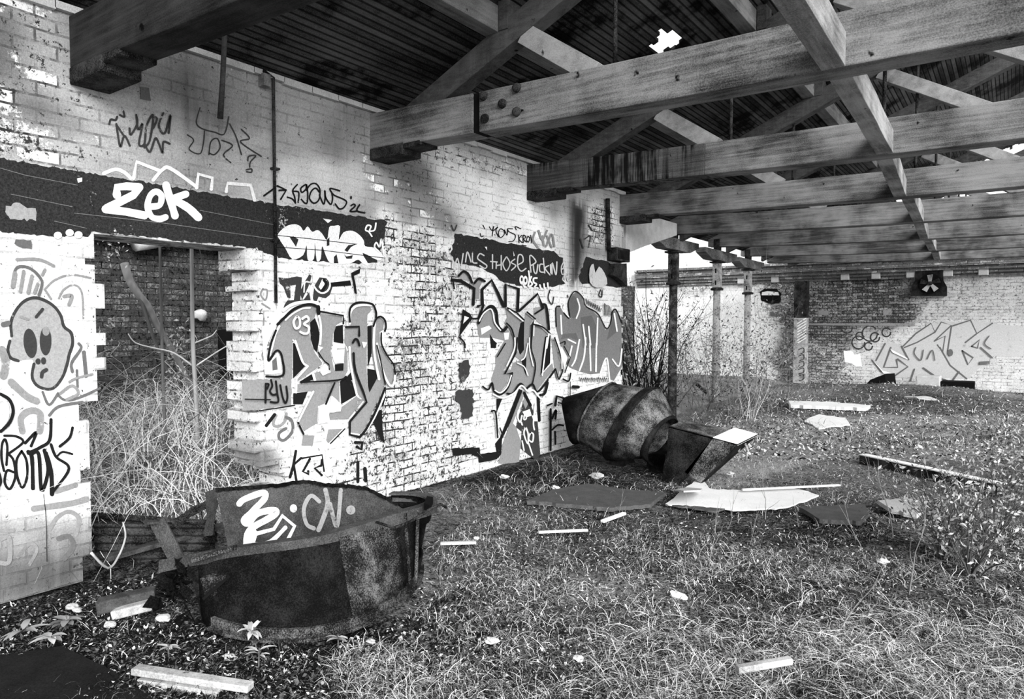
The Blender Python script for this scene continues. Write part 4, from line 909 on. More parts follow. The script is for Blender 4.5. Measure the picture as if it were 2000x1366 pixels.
# ================================================================ SERVICES on the graffiti wall
P = lambda x, y, o: wsurf(x, y) * 1 + Vector((o, 0, 0))
mb = MB()
pts = [onX(x, y, WX + 0.03) for x, y in ((534, 152), (535, 250), (537, 400), (538, 520), (539, 592))]
c = thing('conduit_pipe', pts[-1], 'thin black vertical conduit running down the wall beside the doorway', 'pipe')
mb.tube([pts[0] + Vector((0.02, -0.1, 0.02))] + pts, 0.013, 8); mb.build('pipe', M['iron'], c, True)
for q in (330, 470):
    mb = MB(); p = onX(537, q, WX + 0.02); mb.box(p - Vector((0.02, 0.03, 0.008)), p + Vector((0.025, 0.03, 0.008))); mb.build('clip', M['iron'], c)
mb = MB(); p = onX(519, 153, WX + 0.05); mb.box(p - Vector((0.05, 0.03, 0.06)), p + Vector((0.02, 0.03, 0.03))); mb.build('bracket', M['strut'], c)
a_, b_2 = onX(440, 80, WX + 0.28), onX(430, 232, WX + 0.10)
mb = MB(); mb.tube([a_ + Vector((0, 0, 0.1)), (a_ + b_2) / 2, b_2], [0.018, 0.018, 0.021], 10)
tag(mb.build('hanging_rod', M['rafter'], None, True), 'short rusted rod hanging from the roof over the plaster', 'rod')
c = thing('drain_pipe', onX(1188, 560, WX), 'dark vertical pipe with a junction box at the far end of the wall', 'pipe')
mb = MB(); mb.tube([onX(1187, 388, WX + 0.05), onX(1188, 440, WX + 0.05), onX(1189, 488, WX + 0.05)], 0.032, 10); mb.build('pipe', M['iron'], c, True)
q0, q1 = onX(1185, 484, WX), onX(1211, 514, WX)
mb = MB(); mb.box((WX + 0.004, q0.y, q1.z), (WX + 0.16, q1.y, q0.z)); bx_ = mb.build('junction_box', M['iron'], c, bevel=0.01)
mb = MB(); mb.box((WX + 0.155, q0.y + 0.03, q1.z + 0.03), (WX + 0.17, q1.y - 0.03, q0.z - 0.03)); mb.build('lid', M['ductdark'], bx_, bevel=0.004)
q0, q1 = onX(1186, 517, WX), onX(1213, 548, WX)
mb = MB(); mb.prism([onX(x, y, WX + 0.004) for x, y in ((1190, 516), (1213, 515), (1214, 560), (1198, 545), (1186, 538))], (0.09, 0, 0))
mb.build('backing_plate', M['iron'], c)

# far wall fittings
y_ = FY - 0.1
c = thing('fan_hood', onY(1812, 578, FY), 'dark trapezoid fan cowl high on the far wall', 'fan')
mb = MB(); mb.prism([onY(x, y, FY - 0.16) for x, y in ((1779, 578), (1849, 578), (1849, 560), (1842, 548), (1841, 528), (1788, 528), (1787, 548), (1780, 560))], (0, 0.155, 0)); mb.build('cowl', M['ductdark'], c)
ctr = onY(1817, 554, FY - 0.165); mb = MB()
mb.tube([ctr + Vector((0, 0.0, 0)), ctr + Vector((0, -0.02, 0))], 0.24, 20); mb.build('fan_ring', M['dark'], c)
for i in range(5):
    an = i * 2 * math.pi / 5 + 0.4; mb = MB(); d = Vector((math.cos(an), 0, math.sin(an))); n_ = Vector((-d.z, 0, d.x))
    mb.add([ctr + Vector((0, -0.03, 0)) + d * 0.04 - n_ * 0.03, ctr + Vector((0, -0.05, 0)) + d * 0.21 - n_ * 0.07, ctr + Vector((0, -0.03, 0)) + d * 0.21 + n_ * 0.05, ctr + Vector((0, -0.025, 0)) + d * 0.04 + n_ * 0.03], [(0, 1, 2, 3)])
    mb.build('fan_blade', M['palepipe'] if i in (1, 3, 4) else M['iron'], c, solid=0.008)
mb = MB(); mb.tube([ctr + Vector((0, -0.02, 0)), ctr + Vector((0, -0.07, 0))], 0.05, 12); mb.build('hub', M['iron'], c)
c = thing('wall_niche', onY(1507, 590, FY), 'broken dark opening with pale lintel high on the far wall', 'opening')
mb = MB(); mb.prism([onY(x, y, FY - 0.004) for x, y in ((1491, 577), (1519, 577), (1520, 588), (1491, 588))], (0, -0.012, 0)); mb.build('void', M['dark'], c)
mb = MB(); mb.prism(jag([tuple(q) for q in ((1484, 570), (1494, 562), (1518, 564), (1526, 575), (1524, 592), (1505, 597), (1487, 590))], 1.4, 3, 4) and [onY(x, y, FY - 0.001) for x, y in jag([(1484, 570), (1494, 564), (1518, 565), (1526, 575), (1524, 590), (1505, 595), (1487, 588)], 1.2, 3, 4)], (0, -0.006, 0)); mb.build('broken_edge', M['darkplate'], c)
mb = MB(); mb.prism([onY(x, y, FY - 0.01) for x, y in ((1488, 577), (1489, 571), (1500, 569), (1520, 571), (1522, 577))], (0, -0.03, 0)); mb.build('lintel', M['white'], c)
for i, x in enumerate((1450, 1516, 1652, 1712, 1780, 1852, 1921)):
    p = onY(x, 546 - (x - 1500) * 0.038, FY); mb = MB(); s_ = 0.1
    mb.box((p.x - s_, FY - 0.14, p.z - 0.1), (p.x + s_, FY, p.z + 0.1))
    tag(mb.build('corbel_stone', M['pale'], bevel=0.015), ['stone corbel left of the broken opening', 'stone corbel above the broken opening', 'first stone corbel right of the post', 'stone corbel midway between post and fan cowl', 'stone corbel touching the fan cowl on its left', 'stone corbel just right of the fan cowl', 'rightmost stone corbel under the cornice'][i], 'corbel', 'stone corbels under the far cornice')

# ================================================================ RUSTED TUB
def resample(p, n):
    p = np.array(p, float); d = np.r_[0, np.cumsum(np.linalg.norm(np.diff(p, axis=0), axis=1))]
    s = np.linspace(0, d[-1], n); return [Vector([np.interp(v, d, p[:, k]) for k in range(3)]) for v in s]
tub = thing('steel_tub', (-3.1, 2.6, 0), 'large rusted steel tub with torn back panel standing before the doorway', 'tub')
base = [onZ(*q, 0.02) for q in ((366, 1192), (400, 1222), (440, 1238), (500, 1250), (560, 1254), (620, 1250), (680, 1234), (740, 1205), (790, 1168), (815, 1135))]
base += [Vector((-3.12, 3.42, 0.02)), Vector((-3.3, 3.46, 0.02))]
zr = [0.33, 0.35, 0.38, 0.42, 0.45, 0.47, 0.48, 0.49, 0.5, 0.5]
rim = [onZ(q[0], q[1], z) for q, z in zip(((318, 1098), (360, 1088), (420, 1078), (500, 1068), (560, 1061), (620, 1052), (700, 1030), (765, 1007), (820, 994), (853, 984)), zr)]
rim += [onZ(846, 972, 0.5), onZ(812, 964, 0.5), onZ(765, 965, 0.5)]
base.append(Vector((-3.45, 3.4, 0.02)))
NB = 48
B_, R_ = resample(smooth_pts([tuple(v) for v in base], 5), NB) if False else resample([tuple(v) for v in base], NB), resample([tuple(v) for v in rim], NB)
def smooth3(L, it=6):
    L = [v.copy() for v in L]
    for _ in range(it): L = [L[0]] + [(L[i - 1] + L[i] * 2 + L[i + 1]) / 4 for i in range(1, len(L) - 1)] + [L[-1]]
    return L
B_, R_ = smooth3(B_), smooth3(R_)
mb = MB(); rows = []
for j in range(9):
    f_ = j / 8; rows.append([b.lerp(r, f_) for b, r in zip(B_, R_)])
i0 = 4
mb.loft([r[i0:34] for r in rows], False); mb.loft([r[33:41] for r in rows[:3]], False); mb.loft([r[33:41] for r in rows[6:]], False); mb.loft([r[40:] for r in rows], False); mb.build('body_shell', M['tub'], tub, True, solid=0.012)
# paler scuffed sheet riveted on the right half
ia, ib = 21, 31
mb = MB(); out = lambda i: Vector((B_[min(i + 1, NB - 1)] - B_[i - 1])).cross(Vector((0, 0, 1))).normalized()
mb.loft([[rows[j][i] + out(i) * 0.010 for i in range(ia, ib)] for j in range(1, 9)], False); mb.build('side_sheet', M['tubpale'], tub, True, solid=0.006)['label'] = 'scuffed paler sheet on the right of the tub side'
for ii in (31, 33):
    mb = MB(); mb.tube([rows[j][ii] + out(ii) * 0.014 for j in range(9)], 0.012, 6); mb.build('seam_strip', M['tubpale'], tub, True)
# rim flange: flat lip + turned-down band
mb = MB(); lip = []
for i in range(NB):
    o_ = out(max(i, 1)); lip.append([R_[i] - o_ * 0.045 + Vector((0, 0, 0.012)), R_[i] + o_ * 0.02 + Vector((0, 0, 0.012)), R_[i] + o_ * 0.024 + Vector((0, 0, -0.055)), R_[i] + o_ * 0.012 + Vector((0, 0, -0.055)), R_[i] + o_ * 0.006 + Vector((0, 0, 0.0)), R_[i] - o_ * 0.045 + Vector((0, 0, 0.0))])
mb.loft(lip, True, True, True); mb.build('rim_flange', M['panel'], tub)
mb = MB(); foot = []
for i in range(6, NB):
    o_ = out(max(i, 1)); b = B_[i]; foot.append([b - o_ * 0.01, b + o_ * 0.035, b + o_ * 0.035 + Vector((0, 0, 0.014)), b + o_ * 0.012 + Vector((0, 0, 0.016)), b + o_ * 0.012 + Vector((0, 0, 0.06)), b - o_ * 0.01 + Vector((0, 0, 0.06))])
mb.loft(foot, True, True, True); mb.build('base_ring', M['tubpale'], tub)
# bottom plate
mb = MB(); mb.prism([(v.x, v.y, 0.03) for v in B_[i0:]] + [(-3.9, 2.5, 0.03)], (0, 0, 0.01)); mb.build('bottom_plate', M['tub'], tub)
# back panel: vertical plane through two ground points
pa, pb = Vector((-3.93, 2.36, 0)), Vector((-3.16, 3.34, 0)); pd = (pb - pa).normalized(); pn = Vector((pd.y, -pd.x, 0))
def psurf(x, y):
    d = Vector(ray(x, y)); o = Vector(_c); t = (pa - o).dot(pn) / d.dot(pn); return o + d * t
SC = crop(280, 900, 3.3333)
top = jag(SC((470, 185), (640, 178), (760, 165), (880, 160), (990, 140), (1080, 135), (1190, 155), (1300, 160), (1440, 175), (1530, 215), (1610, 260), (1690, 290)), 0.9, 5, 5)
top = top[:-1]
top = [p for p in top if True]
n_top = next((i for i, p in enumerate(top) if p[0] > 785), len(top) - 1)
top = top[:n_top + 1]
poly = [psurf(*p) for p in top] + [psurf(845, 998), psurf(700, 1075), psurf(452, 1100)]
mb = MB(); mb.prism(poly, pn * -0.012); panel = mb.build('back_panel', M['panel'], tub); panel['label'] = 'tall back panel with torn top edge and white lettering'
mb = MB(); lipp = [psurf(*p) for p in top]
mb.loft([[p + Vector((0, 0, -0.005)) - pn * 0.012, p + Vector((0, 0, 0.012)) + pn * 0.012 * random.uniform(0.5, 1.8), p + Vector((0, 0, -0.012)) + pn * 0.02 * random.uniform(0.3, 1.4)] for p in lipp], True, True, True); mb.build('torn_edge', M['tub'], panel)
a = Art('white_lettering', panel, psurf, 'sprayed white letters and dots', 0.004, tuple(pn))
a.line(SC((625, 280), (660, 250), (780, 208), (790, 245), (720, 320), (655, 385), (680, 410), (740, 340)), 12, 'pw2').line(SC((690, 410), (740, 345), (850, 322), (862, 345), (800, 385), (720, 430), (680, 480), (670, 555)), 13, 'pw2').line(SC((700, 545), (720, 470)), 14, 'pw2')
a.line(SC((735, 475), (850, 445), (905, 358), (985, 425), (940, 515)), 7.5, 'pw2', 0).line(SC((925, 435), (850, 510), (800, 535), (720, 545)), 8, 'pw2').ell(280 + 977 / 3.3333, 900 + 310 / 3.3333, 7, 8, 'pw2')
a.line(SC((1145, 265), (1090, 228), (1045, 310), (1062, 410), (1110, 440)), 8, 'pp').line(SC((1185, 190), (1200, 280), (1165, 390), (1140, 450)), 9, 'pp').line(SC((1215, 280), (1260, 430), (1285, 190)), 8, 'pp').ell(280 + 1350 / 3.3333, 900 + 320 / 3.3333, 9, 9, 'pp').done()
# handle strap at the right end, angle bar and torn lump at the left end
mb = MB(); mb.tube([onZ(735, 1020, 0.51), onZ(770, 1032, 0.5), onZ(800, 1020, 0.53), onZ(840, 995, 0.55), onZ(860, 985, 0.56), onZ(872, 992, 0.53)], 0.008, 6); mb.build('wire', M['iron'], tub, True)
mb = MB(); mb.prism([onZ(828, 996, 0.5), onZ(834, 982, 0.52), onZ(846, 984, 0.52), onZ(838, 1000, 0.5)], (0, 0, 0.04)); mb.build('lug', M['dark'], tub)
e0, e1 = onZ(352, 1104, 0.3), onZ(308, 1020, 0.52)
mb = MB(); mb.bar(e0, e1, 0.085, 0.012, (-0.6, 0.8, -0.04)); mb.bar(e1, onZ(282, 1021, 0.53), 0.05, 0.012, (0, 0, 1)); mb.build('angle_bar', M['panel'], tub)['label'] = 'bent grey strap sticking up at the left end'
mb = MB(); mb.bar(onZ(375, 1095, 0.36), onZ(462, 1068, 0.42), 0.03, 0.02); mb.build('bent_strip', M['tubpale'], tub)
rr = random.Random(21); mb = MB()
def lump(mb, c, r, seed, n=10, squash=1.0):
    q = random.Random(seed); bm = bmesh.new(); bmesh.ops.create_icosphere(bm, subdivisions=2, radius=1)
    vs = []; off = [q.uniform(0, 6) for _ in range(6)]
    for v in bm.verts:
        k = 1 + 0.22 * math.sin(v.co.x * 3 + off[0]) * math.sin(v.co.y * 4 + off[1]) + 0.2 * math.sin(v.co.z * 5 + off[2] + v.co.x * 3) + q.uniform(-.1, .1)
        vs.append(Vector(c) + Vector((v.co.x * r[0], v.co.y * r[1], v.co.z * r[2])) * k)
    mb.add(vs, [tuple(w.index for w in f.verts) for f in bm.faces]); bm.free(); return mb
for k_ in range(46):
    x, y, z = random.Random(k_).choice(((335, 1115, 0.26), (322, 1140, 0.2), (318, 1165, 0.13), (350, 1125, 0.24), (345, 1170, 0.12), (352, 1200, 0.05), (372, 1108, 0.3), (332, 1130, .2), (338, 1150, .15)))
    p = onZ(x, y, z) + Vector((rr.gauss(0, .03), rr.gauss(0, .03), rr.gauss(0, .025))); p.z = max(p.z, .03)
    v1 = Vector((rr.gauss(0, 1), rr.gauss(0, 1), rr.gauss(0, 1))).normalized(); v2 = v1.cross(Vector((rr.gauss(0, 1), rr.gauss(0, 1), rr.gauss(0, 1)))).normalized()
    s1, s2 = rr.uniform(.03, .09), rr.uniform(.02, .06)
    mb.prism([p - v1 * s1, p - v2 * s2 * .5, p + v1 * s1 * rr.uniform(.4, 1), p + v2 * s2], v1.cross(v2) * .006)
mb.build('torn_metal', M['tub'], tub)
mb = MB(); mb.prism([B_[4], B_[6], R_[6] + Vector((0, 0, -0.05)), R_[3] + Vector((0, 0, -0.06)), B_[3] + Vector((0, 0, 0.12))], (0.008, -0.008, 0)); mb.build('end_plate', M['tub'], tub)
pl = [psurf_ for psurf_ in (onZ(392, 1130, 0.26), onZ(420, 1118, 0.28), onZ(452, 1122, 0.28), onZ(452, 1138, 0.24), onZ(425, 1165, 0.17), onZ(400, 1160, 0.18))]
mb = MB(); mb.prism([p + Vector((0.005, -0.006, 0)) for p in pl], (-0.01, 0.01, 0)); mb.build('exposed_inner_sheet', M['tubpale'], tub)['label'] = 'grey inner sheet seen through the rusted hole'
mb = MB(); mb.bar(pl[5] + Vector((0.012, -0.016, -0.02)), pl[2] + Vector((0.012, -0.016, 0)), 0.014, 0.014); mb.build('cross_bar', M['dark'], tub)

# ================================================================ ELBOW DUCT AND CHUTE
DY = 7.25
duct = thing('duct_elbow', (-3.4, DY, 0), 'rusted sheet metal elbow duct lying against the far end of the graffiti wall', 'duct')
DC = crop(1080, 720, 4.7619)
def ring(tq, bq, ry, n=28, sq=0.0):
    T, B = onY(*DC(tq)[0], DY), onY(*DC(bq)[0], DY); c = (T + B) / 2; a = (T - B) / 2; out = []
    for k in range(n):
        th = 2 * math.pi * k / n; ca, sa = math.cos(th), math.sin(th)
        if sq: m = (abs(ca) ** sq + abs(sa) ** sq) ** (-1 / sq)
        else: m = 1
        out.append(c + a * ca * m + Vector((0, 1, 0)) * sa * ry * m)
    return out
r0 = ring((180, 255), (270, 690), 0.28, 28, 6)
r1 = ring((545, 140), (300, 690), 0.36); r2 = ring((875, 190), (525, 830), 0.42); r2b = ring((885, 175), (545, 850), 0.45)
r3a = ring((955, 180), (600, 850), 0.45); r3 = ring((965, 190), (612, 850), 0.42); r4 = ring((1090, 440), (880, 830), 0.38); r5 = ring((1100, 470), (960, 900), 0.37)
mid = lambda a_, b_, f_, k=1.03: [p.lerp(q, f_) for p, q in zip(a_, b_)]
mb = MB(); mb.loft([r0, mid(r0, r1, .5), r1]); mb.build('flared_inlet', M['ductdark'], duct, True, solid=0.008)
mb = MB(); mb.loft([r1, mid(r1, r2, .33), mid(r1, r2, .66), r2]); mb.build('first_segment', M['duct'], duct, True, solid=0.008)
mb = MB(); mb.loft([r2, r2b, r3a, r3]); mb.build('joint_flange', M['ductdark'], duct, False, solid=0.01)
mb = MB(); mb.loft([r3, mid(r3, r4, .4), mid(r3, r4, .75), r4]); mb.build('second_segment', M['duct'], duct, True, solid=0.008)
mb = MB(); mb.loft([r4, r5]); mb.build('outlet_lip', M['ductdark'], duct, True, solid=0.012)
mb = MB()
for k in range(28): pass
seam = [p + (p - sum(r1, Vector()) / 28).normalized() * 0.008 for p in r1]; mb.tube(seam + [seam[0]], 0.012, 6); mb.build('seam_bead', M['duct'], duct, True)
# legs under the duct
for q in (((530, 850), (640, 850), (660, 930), (600, 1000), (540, 990), (500, 900)), ((880, 800), (1040, 800), (1060, 1020), (1000, 1080), (930, 1000), (870, 900))):
    mb = MB(); mb.prism([onY(*DC(p)[0], DY - 0.05) for p in q], (0, 0.3, 0)); mb.build('support_leg', M['ductdark'], duct)
ch = thing('chute', (-2.6, 6.7, 0), 'rusted box chute with a tilted plate mouth, right of the elbow duct', 'chute')
CYc = 6.75
g = lambda *q: [onY(*p, CYc) for p in DC(*q)]
mb = MB(); mb.prism(g((1075, 535), (1490, 645), (1245, 1000), (1120, 1110), (1010, 1110), (1030, 900), (1060, 800)), (0.02, 0.012, 0)); mb.build('side_plate', M['ductdark'], ch)
mb = MB(); q = g((1075, 540), (1490, 648)); w = Vector((0.0, 0.42, 0.02)); mb.prism([q[0], q[1], q[1] + w, q[0] + w * 1.1], (0, 0, -0.01)); mb.build('top_plate', M['duct'], ch)
mb = MB(); q = g((1490, 645), (1715, 705), (1375, 1065), (1225, 965)); mb.prism(q, (0.006, 0.02, 0)); mb.build('mouth_plate', M['duct'], ch)
mb = MB(); q = g((1488, 640), (1718, 706)); w = Vector((0.05, 0.5, 0.04)); mb.prism([q[0], q[1], q[1] + w, q[0] + w], (0, 0, -0.012)); mb.build('mouth_top', M['white'], ch)['label'] = 'bright top sheet'
mb = MB(); q = g((1715, 705), (1375, 1065)); w = Vector((0.05, 0.5, 0.04)); mb.prism([q[0], q[0] + w, q[1] + Vector((0, 0.12, 0)), q[1]], (0.012, 0, 0)); mb.build('mouth_side', M['ductdark'], ch)
p = onY(*DC((1640, 810))[0], CYc) + Vector((0.08, 0.25, 0.02)); mb = MB(); mb.tube([p + Vector((0, 0, -0.1)), p + Vector((0.02, 0, 0)), p + Vector((-0.01, 0.02, 0.06)), p + Vector((-0.06, 0.02, 0.05)), p + Vector((-0.07, 0.0, -0.02))], 0.012, 8); mb.build('handle', M['palepipe'], ch, True)

# ================================================================ CORRUGATED SHEETS in the doorway
def corrugated(p0, p1, h, lean, label, material, n=60, amp=0.012, wl=0.055):
    p0, p1 = Vector(p0), Vector(p1); d = (p1 - p0); up = Vector((0, 0, 1)); nrm = d.normalized().cross(up)
    rows = []; k = int(h / wl * 8)
    for j in range(k + 1):
        z = h * j / k; off = amp * math.sin(2 * math.pi * z / wl)
        rows.append([p0 + d * f_ + up * z + nrm * (off - lean * z) for f_ in np.linspace(0, 1, 12)])
    mb = MB(); mb.loft(rows, False)
    return tag(mb.build('corrugated_sheet', material, None, True, solid=0.004), label, 'corrugated sheet', 'corrugated sheets in the doorway')
corrugated(onZ(186, 1108, 0.0), onZ(420, 1078, 0.0) + Vector((0, 0, -.1)), 0.3, -0.12, 'front dark corrugated iron sheet leaning in the doorway', M['iron'])
corrugated(onZ(172, 1070, 0.0), onZ(425, 1058, 0.0) + Vector((0, 0, -.1)), 0.26, -0.1, 'rear dark corrugated iron sheet leaning in the doorway', M['iron'])
mb = MB(); mb.bar((-4.62, 2.1, 0.1), (-4.5, 3.0, 0.16), 0.07, 0.03); tag(mb.build('timber_offcut', M['rafter']), 'dark timber offcut lying against the corrugated sheets', 'wood')
c = thing('torn_strip', (-4.4, 3.0, 0), 'ragged strip of sheet metal standing behind the left end of the tub', 'scrap metal')
mb = MB(); mb.prism([onX(x, y, -4.35) for x, y in jag([(400, 962), (420, 955), (424, 985), (415, 1030), (414, 1046), (397, 1048), (404, 1010)], 1.2, 6, 5)], (0.012, 0, 0)); mb.build('upright_strip', M['panel'], c)
mb = MB(); mb.prism([onX(x, y, -4.36) for x, y in jag([(334, 1022), (372, 992), (404, 978), (404, 992), (370, 1010), (345, 1035)], 1.2, 7, 5)], (0.012, 0, 0)); mb.build('side_strip', M['iron'], c)

# yard fittings seen through the doorway
YX = -9.5
mb = MB(); mb.tube([onX(262, 474, YX + 0.2), onX(290, 470, YX + 0.2), onX(325, 467, YX + 0.2)], [0.12, 0.12, 0.09], 10); tag(mb.build('yard_pipe', M['pale'], None, True), 'pale rounded pipe end at the top of the yard wall', 'pipe')
mb = MB(); p, q = onX(408, 478, YX + 0.15), onX(476, 490, YX + 0.15); mb.bar(p, q, 0.14, 0.09); tag(mb.build('yard_lintel', M['pale']), 'short pale beam at the top right of the doorway view', 'beam')
mb = MB(); mb.box((YX - 0.35, 3.0, 2.76), (YX + 0.35, 12.0, 2.97)); tag(mb.build('yard_eaves', M['dark']), 'dark overhanging eaves along the yard wall', 'eaves')
lump(mb := MB(), onX(393, 615, YX + 0.12), (0.06, 0.1, 0.08), 5); tag(mb.build('wall_lamp', M['pale'], None, True), 'small pale bulkhead lamp on the yard wall', 'lamp')
mb = MB(); mb.prism([onX(x, y, YX + 0.006) for x, y in ((425, 645), (472, 640), (472, 800), (430, 780))], (0.006, 0, 0)); tag(mb.build('dark_opening', M['dark']), 'dark opening low in the yard wall at right', 'opening')
mb = MB(); mb.box((-5.5, 2.0, 0.62), (-5.2, 2.22, 0.95)); tag(mb.build('stone_block', M['pale'], bevel=0.02), 'pale squared stone block behind the left jamb', 'stone')

# ================================================================ THINGS ON THE GROUND
def slab(pix, z, label, material, name='concrete_slab', cat='slab', h=0.035, tilt=0.0, group=None, seed=1, amp=0.0):
    pts = [onZ(x, y, z) for x, y in (jag(pix, amp, seed, 8) if amp else pix)]
    c0 = sum(pts, Vector()) / len(pts)
    pts = [p + Vector((0, 0, tilt * (p - c0).dot(Vector((_f[0], _f[1], 0))))) for p in pts]
    mb = MB(); mb.prism([p - Vector((0, 0, h)) for p in pts], (0, 0, h))
    return tag(mb.build(name, material), label, cat, group)
slab([(1030, 978), (1085, 955), (1150, 945), (1215, 955), (1300, 962), (1270, 985), (1190, 992)], 0.035, 'flat grey concrete slab before the elbow duct', M['slab'], seed=1, amp=1.0)
slab([(1560, 990), (1690, 985), (1695, 1005), (1680, 1018), (1600, 1014)], 0.05, 'cracked grey slab on the floor right of the white sheet', M['slab'], seed=2, amp=1.0)
slab([(1715, 978), (1800, 970), (1808, 990), (1790, 1005), (1740, 995)], 0.09, 'pale grey slab nearest the right edge', M['pale'], seed=3, amp=1.0)
slab([(1330, 960), (1370, 930), (1385, 955), (1440, 958), (1560, 955), (1600, 968), (1530, 992), (1450, 997), (1380, 990), (1300, 985)], 0.03, 'large white sheet lying flat before the chute', M['white'], 'white_sheet', 'sheet', 0.012, 0.0, None, 4, 1.2)
slab([(1318, 958), (1343, 932), (1372, 950), (1368, 968), (1335, 975)], 0.12, 'small pale folded board propped under the chute mouth', M['pale'], 'folded_board', 'board', 0.015, -0.2)
slab([(1300, 985), (1330, 970), (1440, 985), (1400, 1000)], 0.028, 'grey flattened board beside the white sheet', M['slab'], 'board', 'board', 0.012, 0, None, 5, 1.0)
slab([(1570, 822), (1600, 811), (1650, 818), (1660, 828), (1600, 834)], 0.04, 'white crumpled sheet in the middle distance', M['white'], 'crumpled_sheet', 'sheet', 0.02, 0.03, None, 6, 1.5)
slab([(1540, 783), (1620, 785), (1700, 792), (1690, 797), (1545, 791)], 0.08, 'long pale kerb plank in front of the far wall', M['white'], 'kerb_plank', 'plank', 0.06, 0, None, 7, 0.6)
slab([(-60, 1290), (120, 1262), (220, 1310), (300, 1366), (-60, 1420)], 0.02, 'dark steel floor plate in the bottom left corner', M['darkplate'], 'floor_plate', 'plate', 0.03)
def stick(a_, b_, w, h, label, material, name='plank', cat='wood', group=None, za=0.03, zb=0.03):
    mb = MB(); mb.bar(onZ(*a_, za), onZ(*b_, zb), w, h); return tag(mb.build(name, material, bevel=min(w, h) * 0.15), label, cat, group)
stick((263, 1308), (490, 1343), 0.055, 0.03, 'pale weathered plank in the foreground', M['wood'], 'plank', 'wood', None, 0.06, 0.04)
stick((275, 1328), (430, 1352), 0.05, 0.025, 'darker plank edge lying along the foreground plank', M['wood'], 'plank', 'wood', None, 0.02, 0.02)
stick((222, 1200), (300, 1180), 0.07, 0.05, 'short pale plank left of the tub', M['wood'], 'plank', 'wood', None, 0.03, 0.08)
stick((190, 1185), (305, 1160), 0.1, 0.07, 'thick dark timber left of the tub', M['rafter'], 'timber', 'wood', None, 0.06, 0.09)
stick((1176, 1019), (1220, 1003), 0.035, 0.02, 'short bright white stick on the floor', M['white'], 'stick', 'stick', None, 0.04, 0.06)
stick((1052, 1040), (1148, 1036), 0.028, 0.015, 'long thin white batten lying flat', M['white'], 'batten', 'stick', None, 0.03, 0.03)
stick((860, 1062), (930, 1060), 0.03, 0.02, 'grey stick right of the tub', M['wood'], 'stick', 'stick')
stick((1450, 957), (1640, 948), 0.03, 0.015, 'thin pale strip beyond the white sheet', M['white'], 'batten', 'stick', None, 0.06, 0.06)
stick((1440, 1308), (1545, 1290), 0.035, 0.03, 'pale thin log in the grass at bottom right', M['wood'], 'log', 'wood', None, 0.06, 0.08)
stick((1362, 752), (1380, 768), 0.05, 0.05, 'dark leaning prop beside the second column', M['iron'], 'prop', 'wood', None, 0.5, 0.1)
cb_ = thing('steel_channel', onZ(1800, 925), 'long steel channel lying on the ground at right', 'channel')
p, q = onZ(1686, 888, 0.1), onZ(1960, 946, 0.1); d = (q - p).normalized(); n_ = Vector((0, 0, 1)).cross(d)
mb = MB(); mb.bar(p, q, 0.11, 0.012); mb.build('flange', M['white'], cb_)['label'] = 'bright top flange'
mb = MB(); mb.bar(p + n_ * -0.05 - Vector((0, 0, 0.06)), q + n_ * -0.05 - Vector((0, 0, 0.06)), 0.012, 0.11); mb.build('web', M['iron'], cb_)
mb = MB(); mb.bar(p - Vector((0, 0, 0.11)), q - Vector((0, 0, 0.11)), 0.11, 0.012); mb.build('flange', M['iron'], cb_)
# by the far wall
c0 = onZ(1715, 768, 0)
mb = MB(); mb.prism([onY(x, y, 19.2) for x, y in ((1668, 775), (1700, 742), (1728, 731), (1733, 770))], (0.15, 0.5, 0)); tag(mb.build('sheet_scrap', M['dark']), 'black slanting sheet propped before the far wall', 'scrap metal')
mb = MB(); q0, q1 = onY(1788, 768, 19.4), onY(1836, 736, 19.4); mb.box((q0.x, 19.4, 0.0), (q1.x, 19.9, q1.z)); tag(mb.build('concrete_block', M['pale'], bevel=0.02), 'pale concrete plinth against the far wall graffiti', 'block')
mb = MB(); q0, q1 = onY(1838, 758, 19.5), onY(1862, 746, 19.5); mb.box((q0.x, 19.5, 0.0), (q1.x + 0.4, 20.0, q1.z)); tag(mb.build('dark_box', M['dark']), 'low dark box right of the pale plinth', 'block')
mb = MB(); lump(mb, (onZ(1800, 782).x, onZ(1800, 782).y, 0.02), (0.3, 0.12, 0.07), 8); tag(mb.build('rubble_stone', M['pale']), 'pale rubble lump before the plinth', 'stone')
# bright litter and brick bits on the floor
rr = random.Random(31); k = 0
lit = [((1165, 935), .1, 'grey rock under the elbow duct'), ((1325, 1170), .07, 'crumpled white paper in the grass, right of centre'), ((960, 1256), .05, 'pale stone in the foreground grass'), ((725, 1256), .035, 'small pale lump by the tub foot'), ((320, 1212), .06, 'flat pale brick left of the tub'), ((450, 1290), .05, 'pale flat stone before the tub'), ((1130, 1290), .04, 'white scrap of paper in the foreground grass'), ((930, 1054), .035, 'white pebble right of the tub'), ((1425, 928), .06, 'pale can behind the chute mouth'), ((140, 1190), .05, 'broken brick below the left pier'), ((150, 1195), .04, 'second broken brick below the left pier'), ((215, 1225), .05, 'pale wood chip left of the plank'), ((1725, 1100), .05, 'white scrap in the right hand grass'), ((985, 935), .07, 'white slat scrap at the wall foot'), ((870, 936), .05, 'white rag at the wall foot behind the tub'), ((1085, 956), .06, 'white scrap on the slab edge')]
for (x, y), r, lb in lit:
    p = onZ(x, y); mb = MB(); r *= .72; lump(mb, (p.x, p.y, r * 0.35), (r, r * 0.75, r * 0.42), k + 50); k += 1
    nm = 'paper_scrap' if 'paper' in lb or 'scrap' in lb or 'rag' in lb else ('brick' if 'brick' in lb else 'stone')
    tag(mb.build(nm, M['white'] if nm == 'paper_scrap' or 'white' in lb else M['pale']), lb, 'litter' if nm == 'paper_scrap' else nm)

